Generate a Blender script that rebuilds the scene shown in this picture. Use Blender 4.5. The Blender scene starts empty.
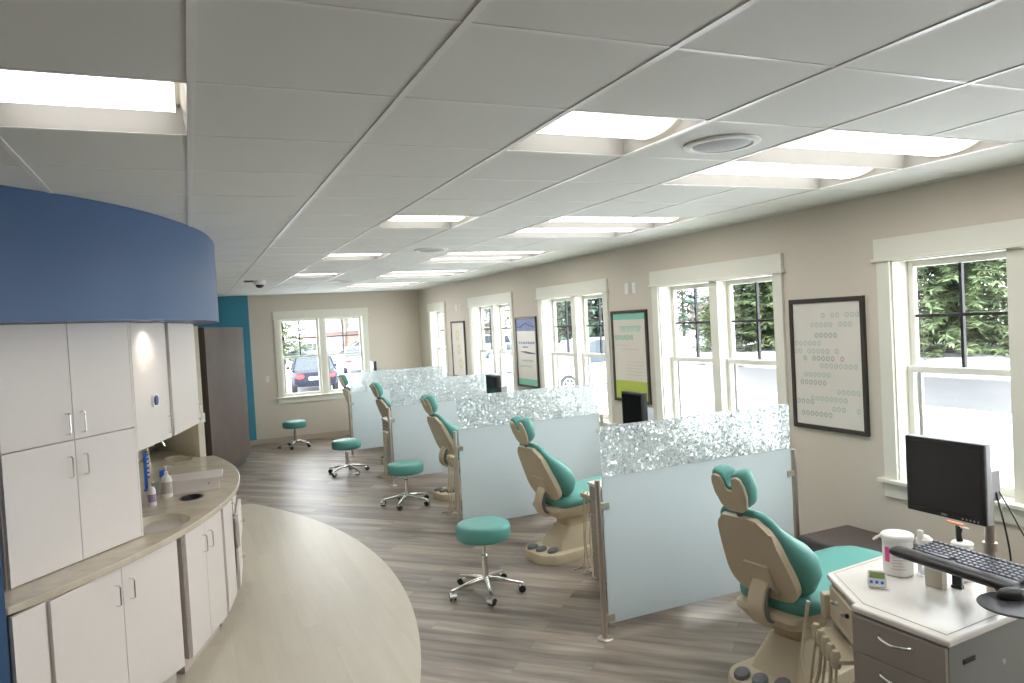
import bpy, math, random
from mathutils import Vector, Matrix
from mathutils.geometry import tessellate_polygon
R = math.radians
PI = math.pi
SC = bpy.context.scene
COL = SC.collection

# ---------------------------------------------------------------- camera, sky, exposure
F_PX, YAW, PITCH, ROLL = 735.06, 0.4132, -0.0286, -0.0547
CAM_Z = 2.084
fw = Vector((math.sin(YAW) * math.cos(PITCH), math.cos(YAW) * math.cos(PITCH), math.sin(PITCH)))
rt = Vector((math.cos(YAW), -math.sin(YAW), 0))
up = rt.cross(fw)
r2 = math.cos(ROLL) * rt + math.sin(ROLL) * up
u2 = -math.sin(ROLL) * rt + math.cos(ROLL) * up
cam_data = bpy.data.cameras.new('camera')
cam = bpy.data.objects.new('camera', cam_data)
COL.objects.link(cam)
cam_data.sensor_width = 36
cam_data.lens = F_PX * 36 / 1024
cam_data.clip_start = 0.05
cam_data.clip_end = 500
M = Matrix((r2, u2, -fw)).transposed().to_4x4()
M.translation = (0, 0, CAM_Z)
cam.matrix_world = M
SC.camera = cam

world = bpy.data.worlds.new('overcast')
SC.world = world
world.use_nodes = True
bg = world.node_tree.nodes['Background']
bg.inputs[0].default_value = (0.93, 0.97, 1.0, 1)
bg.inputs[1].default_value = 3.9
LENS_POWER = 2.3
SC.view_settings.view_transform = 'Standard'
SC.view_settings.look = 'None'
SC.view_settings.exposure = 1.46
SC.view_settings.gamma = 1.0
SC.view_settings.use_curve_mapping = False
SC.cycles.max_bounces = 10
SC.cycles.diffuse_bounces = 6
SC.cycles.transmission_bounces = 8
SC.cycles.transparent_max_bounces = 16
SC.cycles.sample_clamp_indirect = 6
SC.cycles.use_denoising = True

# ---------------------------------------------------------------- room constants (metres)
W, D, HC = 4.3646, 14.638, 2.818       # right wall, far wall, ceiling
GX, GY, SX, SY = 0.0502, 1.697, 0.6166, 0.61   # ceiling grid
XL, YB = -6.7, -3.79                   # left and back walls
PER = 2.67                             # bay spacing along the right wall

# ---------------------------------------------------------------- materials
MATS = {}
def new_mat(name):
    m = bpy.data.materials.new(name)
    m.use_nodes = True
    nt = m.node_tree
    return m, nt, nt.nodes['Principled BSDF']

def mat(name, col, rough=0.5, metal=0.0, noise=0.0, nscale=20, bump=0.0, bscale=200, coat=0.0, spec=0.5, emit=None, trans=0.0):
    if name in MATS: return MATS[name]
    m, nt, b = new_mat(name)
    b.inputs['Base Color'].default_value = (*col, 1)
    b.inputs['Roughness'].default_value = rough
    b.inputs['Metallic'].default_value = metal
    b.inputs['Specular IOR Level'].default_value = spec
    if coat: b.inputs['Coat Weight'].default_value = coat
    if trans: b.inputs['Transmission Weight'].default_value = trans
    tc = nt.nodes.new('ShaderNodeTexCoord')
    n = nt.nodes.new('ShaderNodeTexNoise'); n.inputs['Scale'].default_value = nscale
    nt.links.new(tc.outputs['Object'], n.inputs['Vector'])
    cr = nt.nodes.new('ShaderNodeMapRange')
    a = max(noise, 0.02)
    cr.inputs['To Min'].default_value = 1 - a; cr.inputs['To Max'].default_value = 1 + a
    nt.links.new(n.outputs['Fac'], cr.inputs['Value'])
    mx = nt.nodes.new('ShaderNodeVectorMath'); mx.operation = 'SCALE'
    mx.inputs[0].default_value = col
    nt.links.new(cr.outputs[0], mx.inputs['Scale'])
    nt.links.new(mx.outputs[0], b.inputs['Base Color'])
    if bump:
        n2 = nt.nodes.new('ShaderNodeTexNoise'); n2.inputs['Scale'].default_value = bscale
        nt.links.new(tc.outputs['Object'], n2.inputs['Vector'])
        bp = nt.nodes.new('ShaderNodeBump'); bp.inputs['Strength'].default_value = bump
        bp.inputs['Distance'].default_value = 0.002
        nt.links.new(n2.outputs['Fac'], bp.inputs['Height'])
        nt.links.new(bp.outputs[0], b.inputs['Normal'])
    if emit:
        b.inputs['Emission Color'].default_value = (*emit[0], 1)
        b.inputs['Emission Strength'].default_value = emit[1]
    MATS[name] = m
    return m

def wood_mat(name, c1, c2, c3, angle, pw, pl, rough, streak=14, seam=0.35):
    m, nt, b = new_mat(name)
    L = nt.links.new; N = nt.nodes.new
    tc = N('ShaderNodeTexCoord')
    mp = N('ShaderNodeMapping'); mp.inputs['Rotation'].default_value = (0, 0, angle)
    L(tc.outputs['Object'], mp.inputs['Vector'])
    br = N('ShaderNodeTexBrick')
    br.offset = 0.37; br.inputs['Scale'].default_value = 1
    br.inputs['Brick Width'].default_value = pl; br.inputs['Row Height'].default_value = pw
    br.inputs['Mortar Size'].default_value = 0.0012
    br.inputs['Color1'].default_value = (0, 0, 0, 1); br.inputs['Color2'].default_value = (1, 1, 1, 1)
    br.inputs['Mortar'].default_value = (0.5, 0.5, 0.5, 1); br.inputs['Bias'].default_value = 0
    L(mp.outputs[0], br.inputs['Vector'])
    # grain, stretched along the plank and shifted per plank
    sc = N('ShaderNodeVectorMath'); sc.operation = 'MULTIPLY'; sc.inputs[1].default_value = (1.1, streak, 1)
    L(mp.outputs[0], sc.inputs[0])
    ad = N('ShaderNodeVectorMath'); ad.operation = 'ADD'
    sh = N('ShaderNodeVectorMath'); sh.operation = 'SCALE'; sh.inputs['Scale'].default_value = 9
    L(br.outputs['Color'], sh.inputs[0]); L(sc.outputs[0], ad.inputs[0]); L(sh.outputs[0], ad.inputs[1])
    n = N('ShaderNodeTexNoise'); n.inputs['Scale'].default_value = 1.0; n.inputs['Detail'].default_value = 5; n.inputs['Roughness'].default_value = 0.6
    L(ad.outputs[0], n.inputs['Vector'])
    mixv = N('ShaderNodeMath'); mixv.operation = 'MULTIPLY_ADD'; mixv.inputs[1].default_value = 0.22
    L(br.outputs['Color'], mixv.inputs[0]); L(n.outputs['Fac'], mixv.inputs[2])
    cr = N('ShaderNodeValToRGB')
    e = cr.color_ramp.elements
    e[0].position = 0.38; e[0].color = (*c1, 1); e[1].position = 0.82; e[1].color = (*c3, 1)
    k = e.new(0.58); k.color = (*c2, 1)
    L(mixv.outputs[0], cr.inputs['Fac'])
    mm = N('ShaderNodeMix'); mm.data_type = 'RGBA'; mm.blend_type = 'MULTIPLY'
    L(cr.outputs['Color'], mm.inputs[6]); mm.inputs[7].default_value = (seam, seam, seam, 1)
    L(br.outputs['Fac'], mm.inputs[0])
    L(mm.outputs[2], b.inputs['Base Color'])
    b.inputs['Roughness'].default_value = rough; b.inputs['Specular IOR Level'].default_value = 0.35
    bp = N('ShaderNodeBump'); bp.inputs['Strength'].default_value = 0.08; bp.inputs['Distance'].default_value = 0.002
    L(n.outputs['Fac'], bp.inputs['Height']); L(bp.outputs[0], b.inputs['Normal'])
    MATS[name] = m
    return m

WALL = mat('wall_paint', (0.64, 0.575, 0.49), 0.75, noise=0.02, bump=0.15, bscale=300)
WALL_PALE = mat('cream_paint', (0.66, 0.61, 0.50), 0.7)
TEAL_WALL = mat('teal_paint', (0.045, 0.26, 0.38), 0.6)
BLUE = mat('blue_paint', (0.06, 0.13, 0.28), 0.42, bump=0.1, bscale=300)
TRIM = mat('trim_paint', (0.76, 0.74, 0.65), 0.4)
SASH = mat('sash_vinyl', (0.78, 0.78, 0.72), 0.35)
CEIL = mat('ceiling_tile', (0.79, 0.805, 0.77), 0.9, noise=0.02, nscale=120, bump=0.2, bscale=400)
TBAR = mat('grid_metal', (0.84, 0.84, 0.82), 0.35)
BLACK = mat('black_plastic', (0.02, 0.02, 0.022), 0.35)
BLACKM = mat('black_muntin', (0.02, 0.02, 0.025), 0.5)
FRAME = mat('dark_frame', (0.045, 0.035, 0.03), 0.35)
CHROME = mat('chrome', (0.78, 0.77, 0.75), 0.13, 1.0)
STEEL = mat('brushed_steel', (0.60, 0.55, 0.49), 0.32, 1.0)
TEAL = mat('teal_vinyl', (0.115, 0.355, 0.315), 0.45, bump=0.2, bscale=250)
SHELL = mat('beige_plastic', (0.64, 0.55, 0.39), 0.4)
TUBE = mat('beige_tube', (0.60, 0.52, 0.38), 0.5)
GREY_PED = mat('grey_pedal', (0.16, 0.165, 0.17), 0.5)
LAM = mat('white_laminate', (0.78, 0.725, 0.69), 0.42)
LAM_IN = mat('laminate_shade', (0.60, 0.54, 0.50), 0.5)  # darker laminate: shade of the recessed strips put into the colour
COUNTER = mat('counter_stone', (0.60, 0.53, 0.42), 0.25, noise=0.22, nscale=9)
SINKM = mat('sink_cream', (0.70, 0.64, 0.52), 0.2)
TAUPE = mat('taupe_enamel', (0.36, 0.325, 0.285), 0.38)
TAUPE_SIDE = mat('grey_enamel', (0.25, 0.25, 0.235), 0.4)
DESKTOP = mat('white_desktop', (0.80, 0.77, 0.73), 0.22)
OTTO = mat('brown_leather', (0.085, 0.066, 0.066), 0.4, bump=0.3, bscale=150)
WHITE = mat('white_plastic', (0.82, 0.81, 0.78), 0.35)
SCREEN = mat('screen_black', (0.010, 0.010, 0.012), 0.16)
KEYS = mat('key_sheen', (0.09, 0.10, 0.13), 0.32)  # bluish window sheen put into the key colour
SILVER = mat('silver_plastic', (0.55, 0.56, 0.58), 0.3, 0.4)
WOODPAN = wood_mat('brown_laminate', (0.055, 0.042, 0.035), (0.095, 0.074, 0.062), (0.13, 0.10, 0.085), 0, 5.0, 9.0, 0.65, streak=14, seam=1)
FLOOR_M = wood_mat('grey_planks', (0.115, 0.095, 0.08), (0.225, 0.187, 0.156), (0.39, 0.325, 0.262), R(45), 0.152, 1.22, 0.38, streak=9, seam=0.55)
PALE_M = wood_mat('pale_planks', (0.54, 0.485, 0.395), (0.57, 0.515, 0.42), (0.605, 0.55, 0.45), R(90), 0.152, 1.22, 0.36, streak=9, seam=0.9)
BASEB = mat('baseboard_vinyl', (0.50, 0.43, 0.34), 0.5)
RED = mat('red_plastic', (0.6, 0.03, 0.03), 0.3)
PINK = mat('pink_label', (0.75, 0.08, 0.3), 0.5)
ORANGE = mat('orange_plastic', (0.9, 0.22, 0.05), 0.4)
BLUEP = mat('blue_plastic', (0.03, 0.16, 0.7), 0.35)
NAVY = mat('navy_plastic', (0.03, 0.05, 0.25), 0.3)
LIME = mat('lime_print', (0.45, 0.53, 0.08), 0.6)
AQUA = mat('aqua_print', (0.22, 0.55, 0.42), 0.6)
PAPER = mat('poster_paper', (0.72, 0.66, 0.57), 0.35)
PAPER_G = mat('poster_paper_green', (0.73, 0.69, 0.63), 0.25, noise=0.05, nscale=4)
INK = mat('grey_ink', (0.42, 0.44, 0.41), 0.6)
INKG = mat('green_ink', (0.46, 0.54, 0.47), 0.6)
PHOTO = mat('blue_photo', (0.22, 0.27, 0.5), 0.5, noise=0.4, nscale=15)
LCD = mat('timer_lcd', (0.26, 0.33, 0.12), 0.3)
LENS = mat('lamp_lens', (0.9, 0.9, 0.88), 0.5, emit=((1.0, 0.985, 0.955), LENS_POWER))
TROFFER = mat('troffer_white', (0.36, 0.345, 0.32), 0.5)
LENS_END = mat('lamp_lens_end', (0.85, 0.84, 0.80), 0.5, emit=((1.0, 0.94, 0.82), LENS_POWER * 0.3))
TIRE = mat('tire_rubber', (0.02, 0.02, 0.022), 0.7)
BARK = mat('bark', (0.10, 0.07, 0.05), 0.9)
CLEARP = mat('clear_plastic', (0.78, 0.80, 0.82), 0.2, trans=0.5)

def glass_pane():
    m, nt, b = new_mat('window_glass')
    nt.nodes.remove(b)
    tr = nt.nodes.new('ShaderNodeBsdfTransparent'); tr.inputs[0].default_value = (0.97, 0.97, 0.97, 1)
    gl = nt.nodes.new('ShaderNodeBsdfGlossy'); gl.inputs['Roughness'].default_value = 0.02
    lw = nt.nodes.new('ShaderNodeLayerWeight'); lw.inputs[0].default_value = 0.5
    pw = nt.nodes.new('ShaderNodeMath'); pw.operation = 'POWER'; pw.inputs[1].default_value = 5
    nt.links.new(lw.outputs['Facing'], pw.inputs[0])
    fr = nt.nodes.new('ShaderNodeMath'); fr.operation = 'MULTIPLY_ADD'; fr.inputs[1].default_value = 0.5; fr.inputs[2].default_value = 0.03
    nt.links.new(pw.outputs[0], fr.inputs[0])
    mx = nt.nodes.new('ShaderNodeMixShader')
    nt.links.new(fr.outputs[0], mx.inputs[0]); nt.links.new(tr.outputs[0], mx.inputs[1]); nt.links.new(gl.outputs[0], mx.inputs[2])
    nt.links.new(mx.outputs[0], nt.nodes['Material Output'].inputs[0])
    return m
PANE = glass_pane()

def frosted():
    m, nt, b = new_mat('frosted_glass')
    L = nt.links.new; N = nt.nodes.new
    tl = N('ShaderNodeBsdfTranslucent'); tl.inputs[0].default_value = (0.84, 0.90, 0.92, 1)
    b.inputs['Base Color'].default_value = (0.62, 0.68, 0.69, 1)
    b.inputs['Roughness'].default_value = 0.22
    b.inputs['Specular IOR Level'].default_value = 0.55
    tc = N('ShaderNodeTexCoord'); n = N('ShaderNodeTexNoise'); n.inputs['Scale'].default_value = 500
    bp = N('ShaderNodeBump'); bp.inputs['Strength'].default_value = 0.15; bp.inputs['Distance'].default_value = 0.001
    L(tc.outputs['Object'], n.inputs['Vector']); L(n.outputs['Fac'], bp.inputs['Height']); L(bp.outputs[0], b.inputs['Normal'])
    mx = N('ShaderNodeMixShader'); mx.inputs[0].default_value = 0.62
    L(b.outputs[0], mx.inputs[1]); L(tl.outputs[0], mx.inputs[2])
    L(mx.outputs[0], nt.nodes['Material Output'].inputs[0])
    return m
FROST = frosted()

def pebble():
    # clear glass with a crackled, pebbled face: every cell tilts its own way
    m, nt, b = new_mat('pebbled_glass')
    L = nt.links.new; N = nt.nodes.new
    tc = N('ShaderNodeTexCoord')
    wn = N('ShaderNodeTexNoise'); wn.inputs['Scale'].default_value = 30
    ad = N('ShaderNodeVectorMath'); ad.operation = 'MULTIPLY_ADD'; ad.inputs[1].default_value = (0.012, 0.012, 0.012)
    L(tc.outputs['Object'], wn.inputs['Vector']); L(wn.outputs['Color'], ad.inputs[0]); L(tc.outputs['Object'], ad.inputs[2])
    v = N('ShaderNodeTexVoronoi'); v.inputs['Scale'].default_value = 62
    L(ad.outputs[0], v.inputs['Vector'])
    v2 = N('ShaderNodeTexVoronoi'); v2.feature = 'DISTANCE_TO_EDGE'; v2.inputs['Scale'].default_value = 62
    L(ad.outputs[0], v2.inputs['Vector'])
    geo = N('ShaderNodeNewGeometry')
    sub = N('ShaderNodeVectorMath'); sub.operation = 'SUBTRACT'; sub.inputs[1].default_value = (0.5, 0.5, 0.5)
    L(v.outputs['Color'], sub.inputs[0])
    ma = N('ShaderNodeVectorMath'); ma.operation = 'SCALE'; ma.inputs['Scale'].default_value = 1.5
    L(sub.outputs[0], ma.inputs[0])
    an = N('ShaderNodeVectorMath'); an.operation = 'ADD'; L(ma.outputs[0], an.inputs[0]); L(geo.outputs['Normal'], an.inputs[1])
    no = N('ShaderNodeVectorMath'); no.operation = 'NORMALIZE'; L(an.outputs[0], no.inputs[0])
    gl = N('ShaderNodeBsdfGlossy'); gl.inputs['Roughness'].default_value = 0.12; gl.inputs[0].default_value = (0.95, 0.98, 1, 1)
    L(no.outputs[0], gl.inputs['Normal'])
    rf = N('ShaderNodeBsdfRefraction'); rf.inputs['IOR'].default_value = 1.12; rf.inputs['Roughness'].default_value = 0.08
    rf.inputs[0].default_value = (0.93, 0.97, 0.98, 1)
    L(no.outputs[0], rf.inputs['Normal'])
    tr = N('ShaderNodeBsdfTransparent'); tr.inputs[0].default_value = (0.9, 0.95, 0.96, 1)
    sep = N('ShaderNodeSeparateColor'); L(v.outputs['Color'], sep.inputs[0])
    c1 = N('ShaderNodeMapRange'); c1.inputs['From Min'].default_value = 0.1; c1.inputs['From Max'].default_value = 0.9; c1.inputs['To Min'].default_value = 0.08; c1.inputs['To Max'].default_value = 0.5
    L(sep.outputs[1], c1.inputs['Value'])
    m1 = N('ShaderNodeMixShader'); m1.inputs[0].default_value = 0.35
    L(rf.outputs[0], m1.inputs[1]); L(tr.outputs[0], m1.inputs[2])
    m2 = N('ShaderNodeMixShader'); L(c1.outputs[0], m2.inputs[0])
    L(m1.outputs[0], m2.inputs[1]); L(gl.outputs[0], m2.inputs[2])
    # cell rims are ground white
    er = N('ShaderNodeMapRange'); er.inputs['From Min'].default_value = 0.0; er.inputs['From Max'].default_value = 0.12
    er.inputs['To Min'].default_value = 0.8; er.inputs['To Max'].default_value = 0.12
    L(v2.outputs['Distance'], er.inputs['Value'])
    tl = N('ShaderNodeBsdfTranslucent'); tl.inputs[0].default_value = (0.85, 0.92, 0.94, 1)
    m3 = N('ShaderNodeMixShader'); L(er.outputs[0], m3.inputs[0]); L(m2.outputs[0], m3.inputs[1]); L(tl.outputs[0], m3.inputs[2])
    L(m3.outputs[0], nt.nodes['Material Output'].inputs[0])
    return m
PEBBLE = pebble()

def needles(name, c1, c2):
    m, nt, b = new_mat(name)
    L = nt.links.new; N = nt.nodes.new
    tc = N('ShaderNodeTexCoord'); n = N('ShaderNodeTexNoise'); n.inputs['Scale'].default_value = 1.6; n.inputs['Detail'].default_value = 4
    L(tc.outputs['Object'], n.inputs['Vector'])
    cr = N('ShaderNodeValToRGB'); cr.color_ramp.elements[0].position = 0.35; cr.color_ramp.elements[1].position = 0.65
    cr.color_ramp.elements[0].color = (*c1, 1); cr.color_ramp.elements[1].color = (*c2, 1)
    L(n.outputs['Fac'], cr.inputs[0]); L(cr.outputs[0], b.inputs['Base Color'])
    b.inputs['Roughness'].default_value = 0.7
    return m
NEEDLE = needles('spruce_needles', (0.06, 0.10, 0.05), (0.17, 0.215, 0.09))
NEEDLE2 = needles('pine_needles', (0.035, 0.075, 0.05), (0.08, 0.14, 0.085))
TWIG = needles('bare_twigs', (0.22, 0.20, 0.18), (0.34, 0.31, 0.27))

def snow_ground():
    m, nt, b = new_mat('snow')
    L = nt.links.new; N = nt.nodes.new
    tc = N('ShaderNodeTexCoord'); n = N('ShaderNodeTexNoise'); n.inputs['Scale'].default_value = 0.8; n.inputs['Detail'].default_value = 8; n.inputs['Roughness'].default_value = 0.65
    L(tc.outputs['Object'], n.inputs['Vector'])
    cr = N('ShaderNodeValToRGB'); e = cr.color_ramp.elements
    e[0].position = 0.50; e[0].color = (0.42, 0.44, 0.48, 1); e[1].position = 0.60; e[1].color = (0.07, 0.05, 0.035, 1)
    L(n.outputs['Fac'], cr.inputs[0]); L(cr.outputs[0], b.inputs['Base Color'])
    b.inputs['Roughness'].default_value = 0.8
    return m
SNOW_LEAF = snow_ground()
SNOW = mat('clean_snow', (0.86, 0.88, 0.90), 0.8, noise=0.03, nscale=0.6)
ROAD = mat('wet_asphalt', (0.058, 0.06, 0.064), 0.45, noise=0.2, nscale=0.8)
BRICK = mat('brick_wall', (0.30, 0.21, 0.185), 0.9, noise=0.15, nscale=3)
ROOF = mat('grey_shingles', (0.27, 0.28, 0.32), 0.9, noise=0.1, nscale=2)

# ---------------------------------------------------------------- mesh helpers
class MB:
    def __init__(s): s.v = []; s.f = []
    def add(s, vs, fs):
        o = len(s.v); s.v += [tuple(v) for v in vs]; s.f += [tuple(i + o for i in f) for f in fs]; return s
    def box(s, a, b, rz=0, c=None):
        x0, y0, z0 = a; x1, y1, z1 = b
        vs = [Vector(p) for p in ((x0,y0,z0),(x1,y0,z0),(x1,y1,z0),(x0,y1,z0),(x0,y0,z1),(x1,y0,z1),(x1,y1,z1),(x0,y1,z1))]
        if rz:
            c = Vector(c) if c else Vector(((x0+x1)/2, (y0+y1)/2, 0)); m = Matrix.Rotation(rz, 3, 'Z')
            vs = [m @ (v - c) + c for v in vs]
        return s.add(vs, [(0,3,2,1),(4,5,6,7),(0,1,5,4),(1,2,6,5),(2,3,7,6),(3,0,4,7)])
    def mbox(s, mtx, a, b):
        t = MB().box(a, b); return s.add([mtx @ Vector(v) for v in t.v], t.f)
    def rings(s, rings, cap=True, close=False):
        n = len(rings[0]); o = len(s.v)
        for r in rings: s.v += [tuple(p) for p in r]
        k = len(rings)
        for i in range(k if close else k - 1):
            a = o + i * n; b = o + ((i + 1) % k) * n
            for j in range(n):
                j2 = (j + 1) % n; s.f.append((a + j, a + j2, b + j2, b + j))
        if cap and not close:
            s.f.append(tuple(o + j for j in reversed(range(n)))); s.f.append(tuple(o + (k - 1) * n + j for j in range(n)))
        return s
    def lathe(s, prof, c=(0, 0, 0), n=24, axis='Z', cap=True):
        rs = []
        for r, z in prof:
            ring = []
            for j in range(n):
                t = 2 * PI * j / n; p = (r * math.cos(t), r * math.sin(t), z)
                if axis == 'X': p = (z, r * math.cos(t), r * math.sin(t))
                if axis == 'Y': p = (r * math.sin(t), z, r * math.cos(t))
                ring.append((p[0] + c[0], p[1] + c[1], p[2] + c[2]))
            rs.append(ring)
        return s.rings(rs, cap)
    def tube(s, pts, r, n=8):
        pts = [Vector(p) for p in pts]; rs = []; prev = None
        for i, p in enumerate(pts):
            d = (pts[min(i + 1, len(pts) - 1)] - pts[max(i - 1, 0)]).normalized()
            if prev is None:
                a = Vector((0, 0, 1)) if abs(d.z) < 0.9 else Vector((1, 0, 0)); x = d.cross(a).normalized()
            else: x = (prev - d * prev.dot(d)).normalized()
            prev = x; y = d.cross(x); rr = r[i] if isinstance(r, (list, tuple)) else r
            rs.append([p + rr * (math.cos(2 * PI * j / n) * x + math.sin(2 * PI * j / n) * y) for j in range(n)])
        return s.rings(rs)
    def prism(s, poly, z0, z1, holes=()):
        loops = [list(poly)] + [list(h) for h in holes]
        flat = [p for l in loops for p in l]; n = len(flat)
        tris = tessellate_polygon([[Vector((p[0], p[1], 0)) for p in l] for l in loops])
        vs = [(p[0], p[1], z0) for p in flat] + [(p[0], p[1], z1) for p in flat]; fs = []
        for t in tris:
            a, b, c = [Vector((*flat[i], 0)) for i in t]
            t = tuple(t) if (b - a).cross(c - a).z > 0 else (t[0], t[2], t[1])
            fs.append(tuple(i + n for i in t)); fs.append((t[0], t[2], t[1]))
        o = 0
        for l in loops:
            for i in range(len(l)):
                a, b = o + i, o + (i + 1) % len(l); fs.append((a, b, b + n, a + n))
            o += len(l)
        return s.add(vs, fs)
    def mprism(s, mtx, poly, z0, z1, holes=()):
        t = MB().prism(poly, z0, z1, holes); return s.add([mtx @ Vector(v) for v in t.v], t.f)
    def build(s, name, m, parent=None, smooth=False, bevel=0, loc=None, seg=2, subsurf=0):
        me = bpy.data.meshes.new(name); me.from_pydata(s.v, [], s.f)
        me.materials.append(m)
        import bmesh
        bm = bmesh.new(); bm.from_mesh(me); bmesh.ops.recalc_face_normals(bm, faces=bm.faces[:]); bm.to_mesh(me); bm.free()
        if smooth:
            me.polygons.foreach_set('use_smooth', [True] * len(me.polygons))
            if smooth is True: me.set_sharp_from_angle(angle=R(38))
        o = bpy.data.objects.new(name, me); COL.objects.link(o)
        if parent: o.parent = parent
        if loc: o.location = loc
        if bevel:
            b = o.modifiers.new('bevel', 'BEVEL'); b.width = bevel; b.segments = seg; b.limit_method = 'ANGLE'; b.angle_limit = R(40)
        if subsurf:
            u = o.modifiers.new('subsurf', 'SUBSURF'); u.levels = subsurf; u.render_levels = subsurf
        return o

def tag(o, label=None, cat=None, group=None, kind=None):
    if label: o['label'] = label
    if cat: o['category'] = cat
    if group: o['group'] = group
    if kind: o['kind'] = kind
    return o
def empty(name, loc=(0, 0, 0), rz=0, **k):
    o = bpy.data.objects.new(name, None); o.empty_display_size = 0.1; COL.objects.link(o)
    o.location = loc; o.rotation_euler = (0, 0, rz)
    return tag(o, **k)
def struct(o): o['kind'] = 'structure'; return o
def copy_tree(o, parent=None):
    c = o.copy(); COL.objects.link(c); c.parent = parent
    for ch in list(o.children): copy_tree(ch, c)
    return c
def sring(c, ax, ay, a, b, e=3.0, n=28):
    """superellipse ring round c in the plane of ax, ay"""
    c = Vector(c); ax = Vector(ax); ay = Vector(ay); out = []
    for j in range(n):
        t = 2 * PI * j / n; ct, st = math.cos(t), math.sin(t)
        out.append(c + ax * a * math.copysign(abs(ct) ** (2 / e), ct) + ay * b * math.copysign(abs(st) ** (2 / e), st))
    return out
def rrect(x0, y0, x1, y1, r, n=5):
    out = []
    for cx, cy, a in ((x1 - r, y1 - r, 0), (x0 + r, y1 - r, 90), (x0 + r, y0 + r, 180), (x1 - r, y0 + r, 270)):
        for i in range(n + 1):
            t = R(a + 90 * i / n); out.append((cx + r * math.cos(t), cy + r * math.sin(t)))
    return out
def bez(pts, n=10):
    """Catmull-Rom through points"""
    P = [Vector(p) for p in pts]; P = [2 * P[0] - P[1]] + P + [2 * P[-1] - P[-2]]; out = []
    for i in range(1, len(P) - 2):
        for k in range(n):
            t = k / n; a, b, c, d = P[i - 1:i + 3]
            out.append(0.5 * ((2 * b) + (c - a) * t + (2 * a - 5 * b + 4 * c - d) * t * t + (3 * b - a - 3 * c + d) * t ** 3))
    out.append(P[-2]); return out
def text_mesh(name, s, size, m, parent, mtx, ext=0.0006):
    cu = bpy.data.curves.new(name, 'FONT'); cu.body = s; cu.size = size; cu.extrude = ext; cu.align_x = 'CENTER'; cu.align_y = 'CENTER'
    t = bpy.data.objects.new('tmp', cu); COL.objects.link(t)
    bpy.context.view_layer.update()
    me = bpy.data.meshes.new_from_object(t.evaluated_get(bpy.context.evaluated_depsgraph_get()))
    bpy.data.objects.remove(t); me.name = name; me.materials.clear(); me.materials.append(m)
    o = bpy.data.objects.new(name, me); COL.objects.link(o); o.parent = parent; o.matrix_local = mtx
    return o

# ================================================================ ROOM SHELL
struct(MB().box((XL, YB, -0.1), (W + 0.2, D + 0.2, 0)).build('floor', FLOOR_M))
# pale vinyl inlay round the island: a disc laid flush on the floor
cx, cy, cr = -5.183, 6.283, 6.65
pts = []
for i in range(61):
    a = R(-30 + 60 * i / 60)
    pts.append((cx + cr * math.cos(a), cy + cr * math.sin(a)))
pts += [(-3.5, cy + cr * math.sin(R(30))), (-3.5, cy - cr * math.sin(R(30)))]
struct(MB().prism(pts, 0.0, 0.003).build('floor_inlay', PALE_M))

# right wall with its window openings
WZ0, WZ1 = 0.85, 2.35
WIN = [(3.62, 1.80), (6.305, 1.80), (8.98, 1.80), (11.65, 1.80), (13.97, 1.03), (0.95, 1.80)]     # y of the left edge seen from inside, width
mb = MB(); ops = sorted([(y - w + 0.10, y - 0.10) for y, w in WIN]); y = YB - 0.2
for a, b in ops:
    mb.box((W, y, -0.1), (W + 0.2, a, HC + 0.3)); mb.box((W, a, -0.1), (W + 0.2, b, WZ0)); mb.box((W, a, WZ1), (W + 0.2, b, HC + 0.3)); y = b
mb.box((W, y, -0.1), (W + 0.2, D + 0.2, HC + 0.3))
struct(mb.build('wall_right', WALL))
mb = MB(); fx0, fx1 = 1.59, 3.19
mb.box((XL, D, -0.1), (fx0, D + 0.2, HC + 0.3)); mb.box((fx1, D, -0.1), (W, D + 0.2, HC + 0.3))
mb.box((fx0, D, -0.1), (fx1, D + 0.2, WZ0)); mb.box((fx0, D, WZ1), (fx1, D + 0.2, HC + 0.3))
struct(mb.build('wall_far', WALL))
struct(MB().box((XL, D - 0.05, 0), (1.05, D, HC)).build('wall_teal', TEAL_WALL))
struct(MB().box((XL - 0.2, YB - 0.2, -0.1), (XL, D + 0.2, HC + 0.3)).build('wall_left', WALL))
struct(MB().box((XL, YB - 0.2, -0.1), (W, YB, HC + 0.3)).build('wall_back', WALL))
struct(MB().box((1.05, D - 0.012, 0), (W, D, 0.1)).build('baseboard_far', BASEB))
struct(MB().box((XL, D - 0.062, 0), (1.05, D - 0.05, 0.1)).build('baseboard_teal', BASEB))
struct(MB().box((W - 0.012, YB, 0), (W, D - 0.012, 0.1)).build('baseboard_right', BASEB))

# ceiling: tiles between grid lines, open where a light fixture is let in
FIX = [(-1, 1, 1), (2, 1, 1), (2, 5, 1), (2, 9, 1), (2, 13, 1), (2, -3, 1), (-1, -3, 1), (-5, 1, 1), (-5, 9, 1), (-5, 13, 1)]
for j in (-3, 1, 5, 9, 13, 17): FIX += [(4, j, 2), (4, j + 1, 2)]  # rows behind the camera are unseen, added to light the cabinets
holes = {(i + q, j) for i, j, n in FIX for q in range(n)}
mb = MB()
i0, i1, j0, j1 = -11, 7, -9, 22
for i in range(i0, i1):
    for j in range(j0, j1):
        if (i, j) in holes: continue
        xa, xb = GX + i * SX, GX + (i + 1) * SX; ya, yb = GY + j * SY, min(GY + (j + 1) * SY, D)
        mb.box((max(xa, XL), ya, HC), (min(xb, W), yb, HC + 0.015))
mb.box((XL, YB, HC + 0.2), (W, D, HC + 0.3))  # unseen slab above the tiles, added to block sky light
struct(mb.build('ceiling', CEIL))
cell = {}
for q, (i, j, n) in enumerate(FIX):
    for e in range(n): cell[(i + e, j)] = q
mb = MB()
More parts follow.
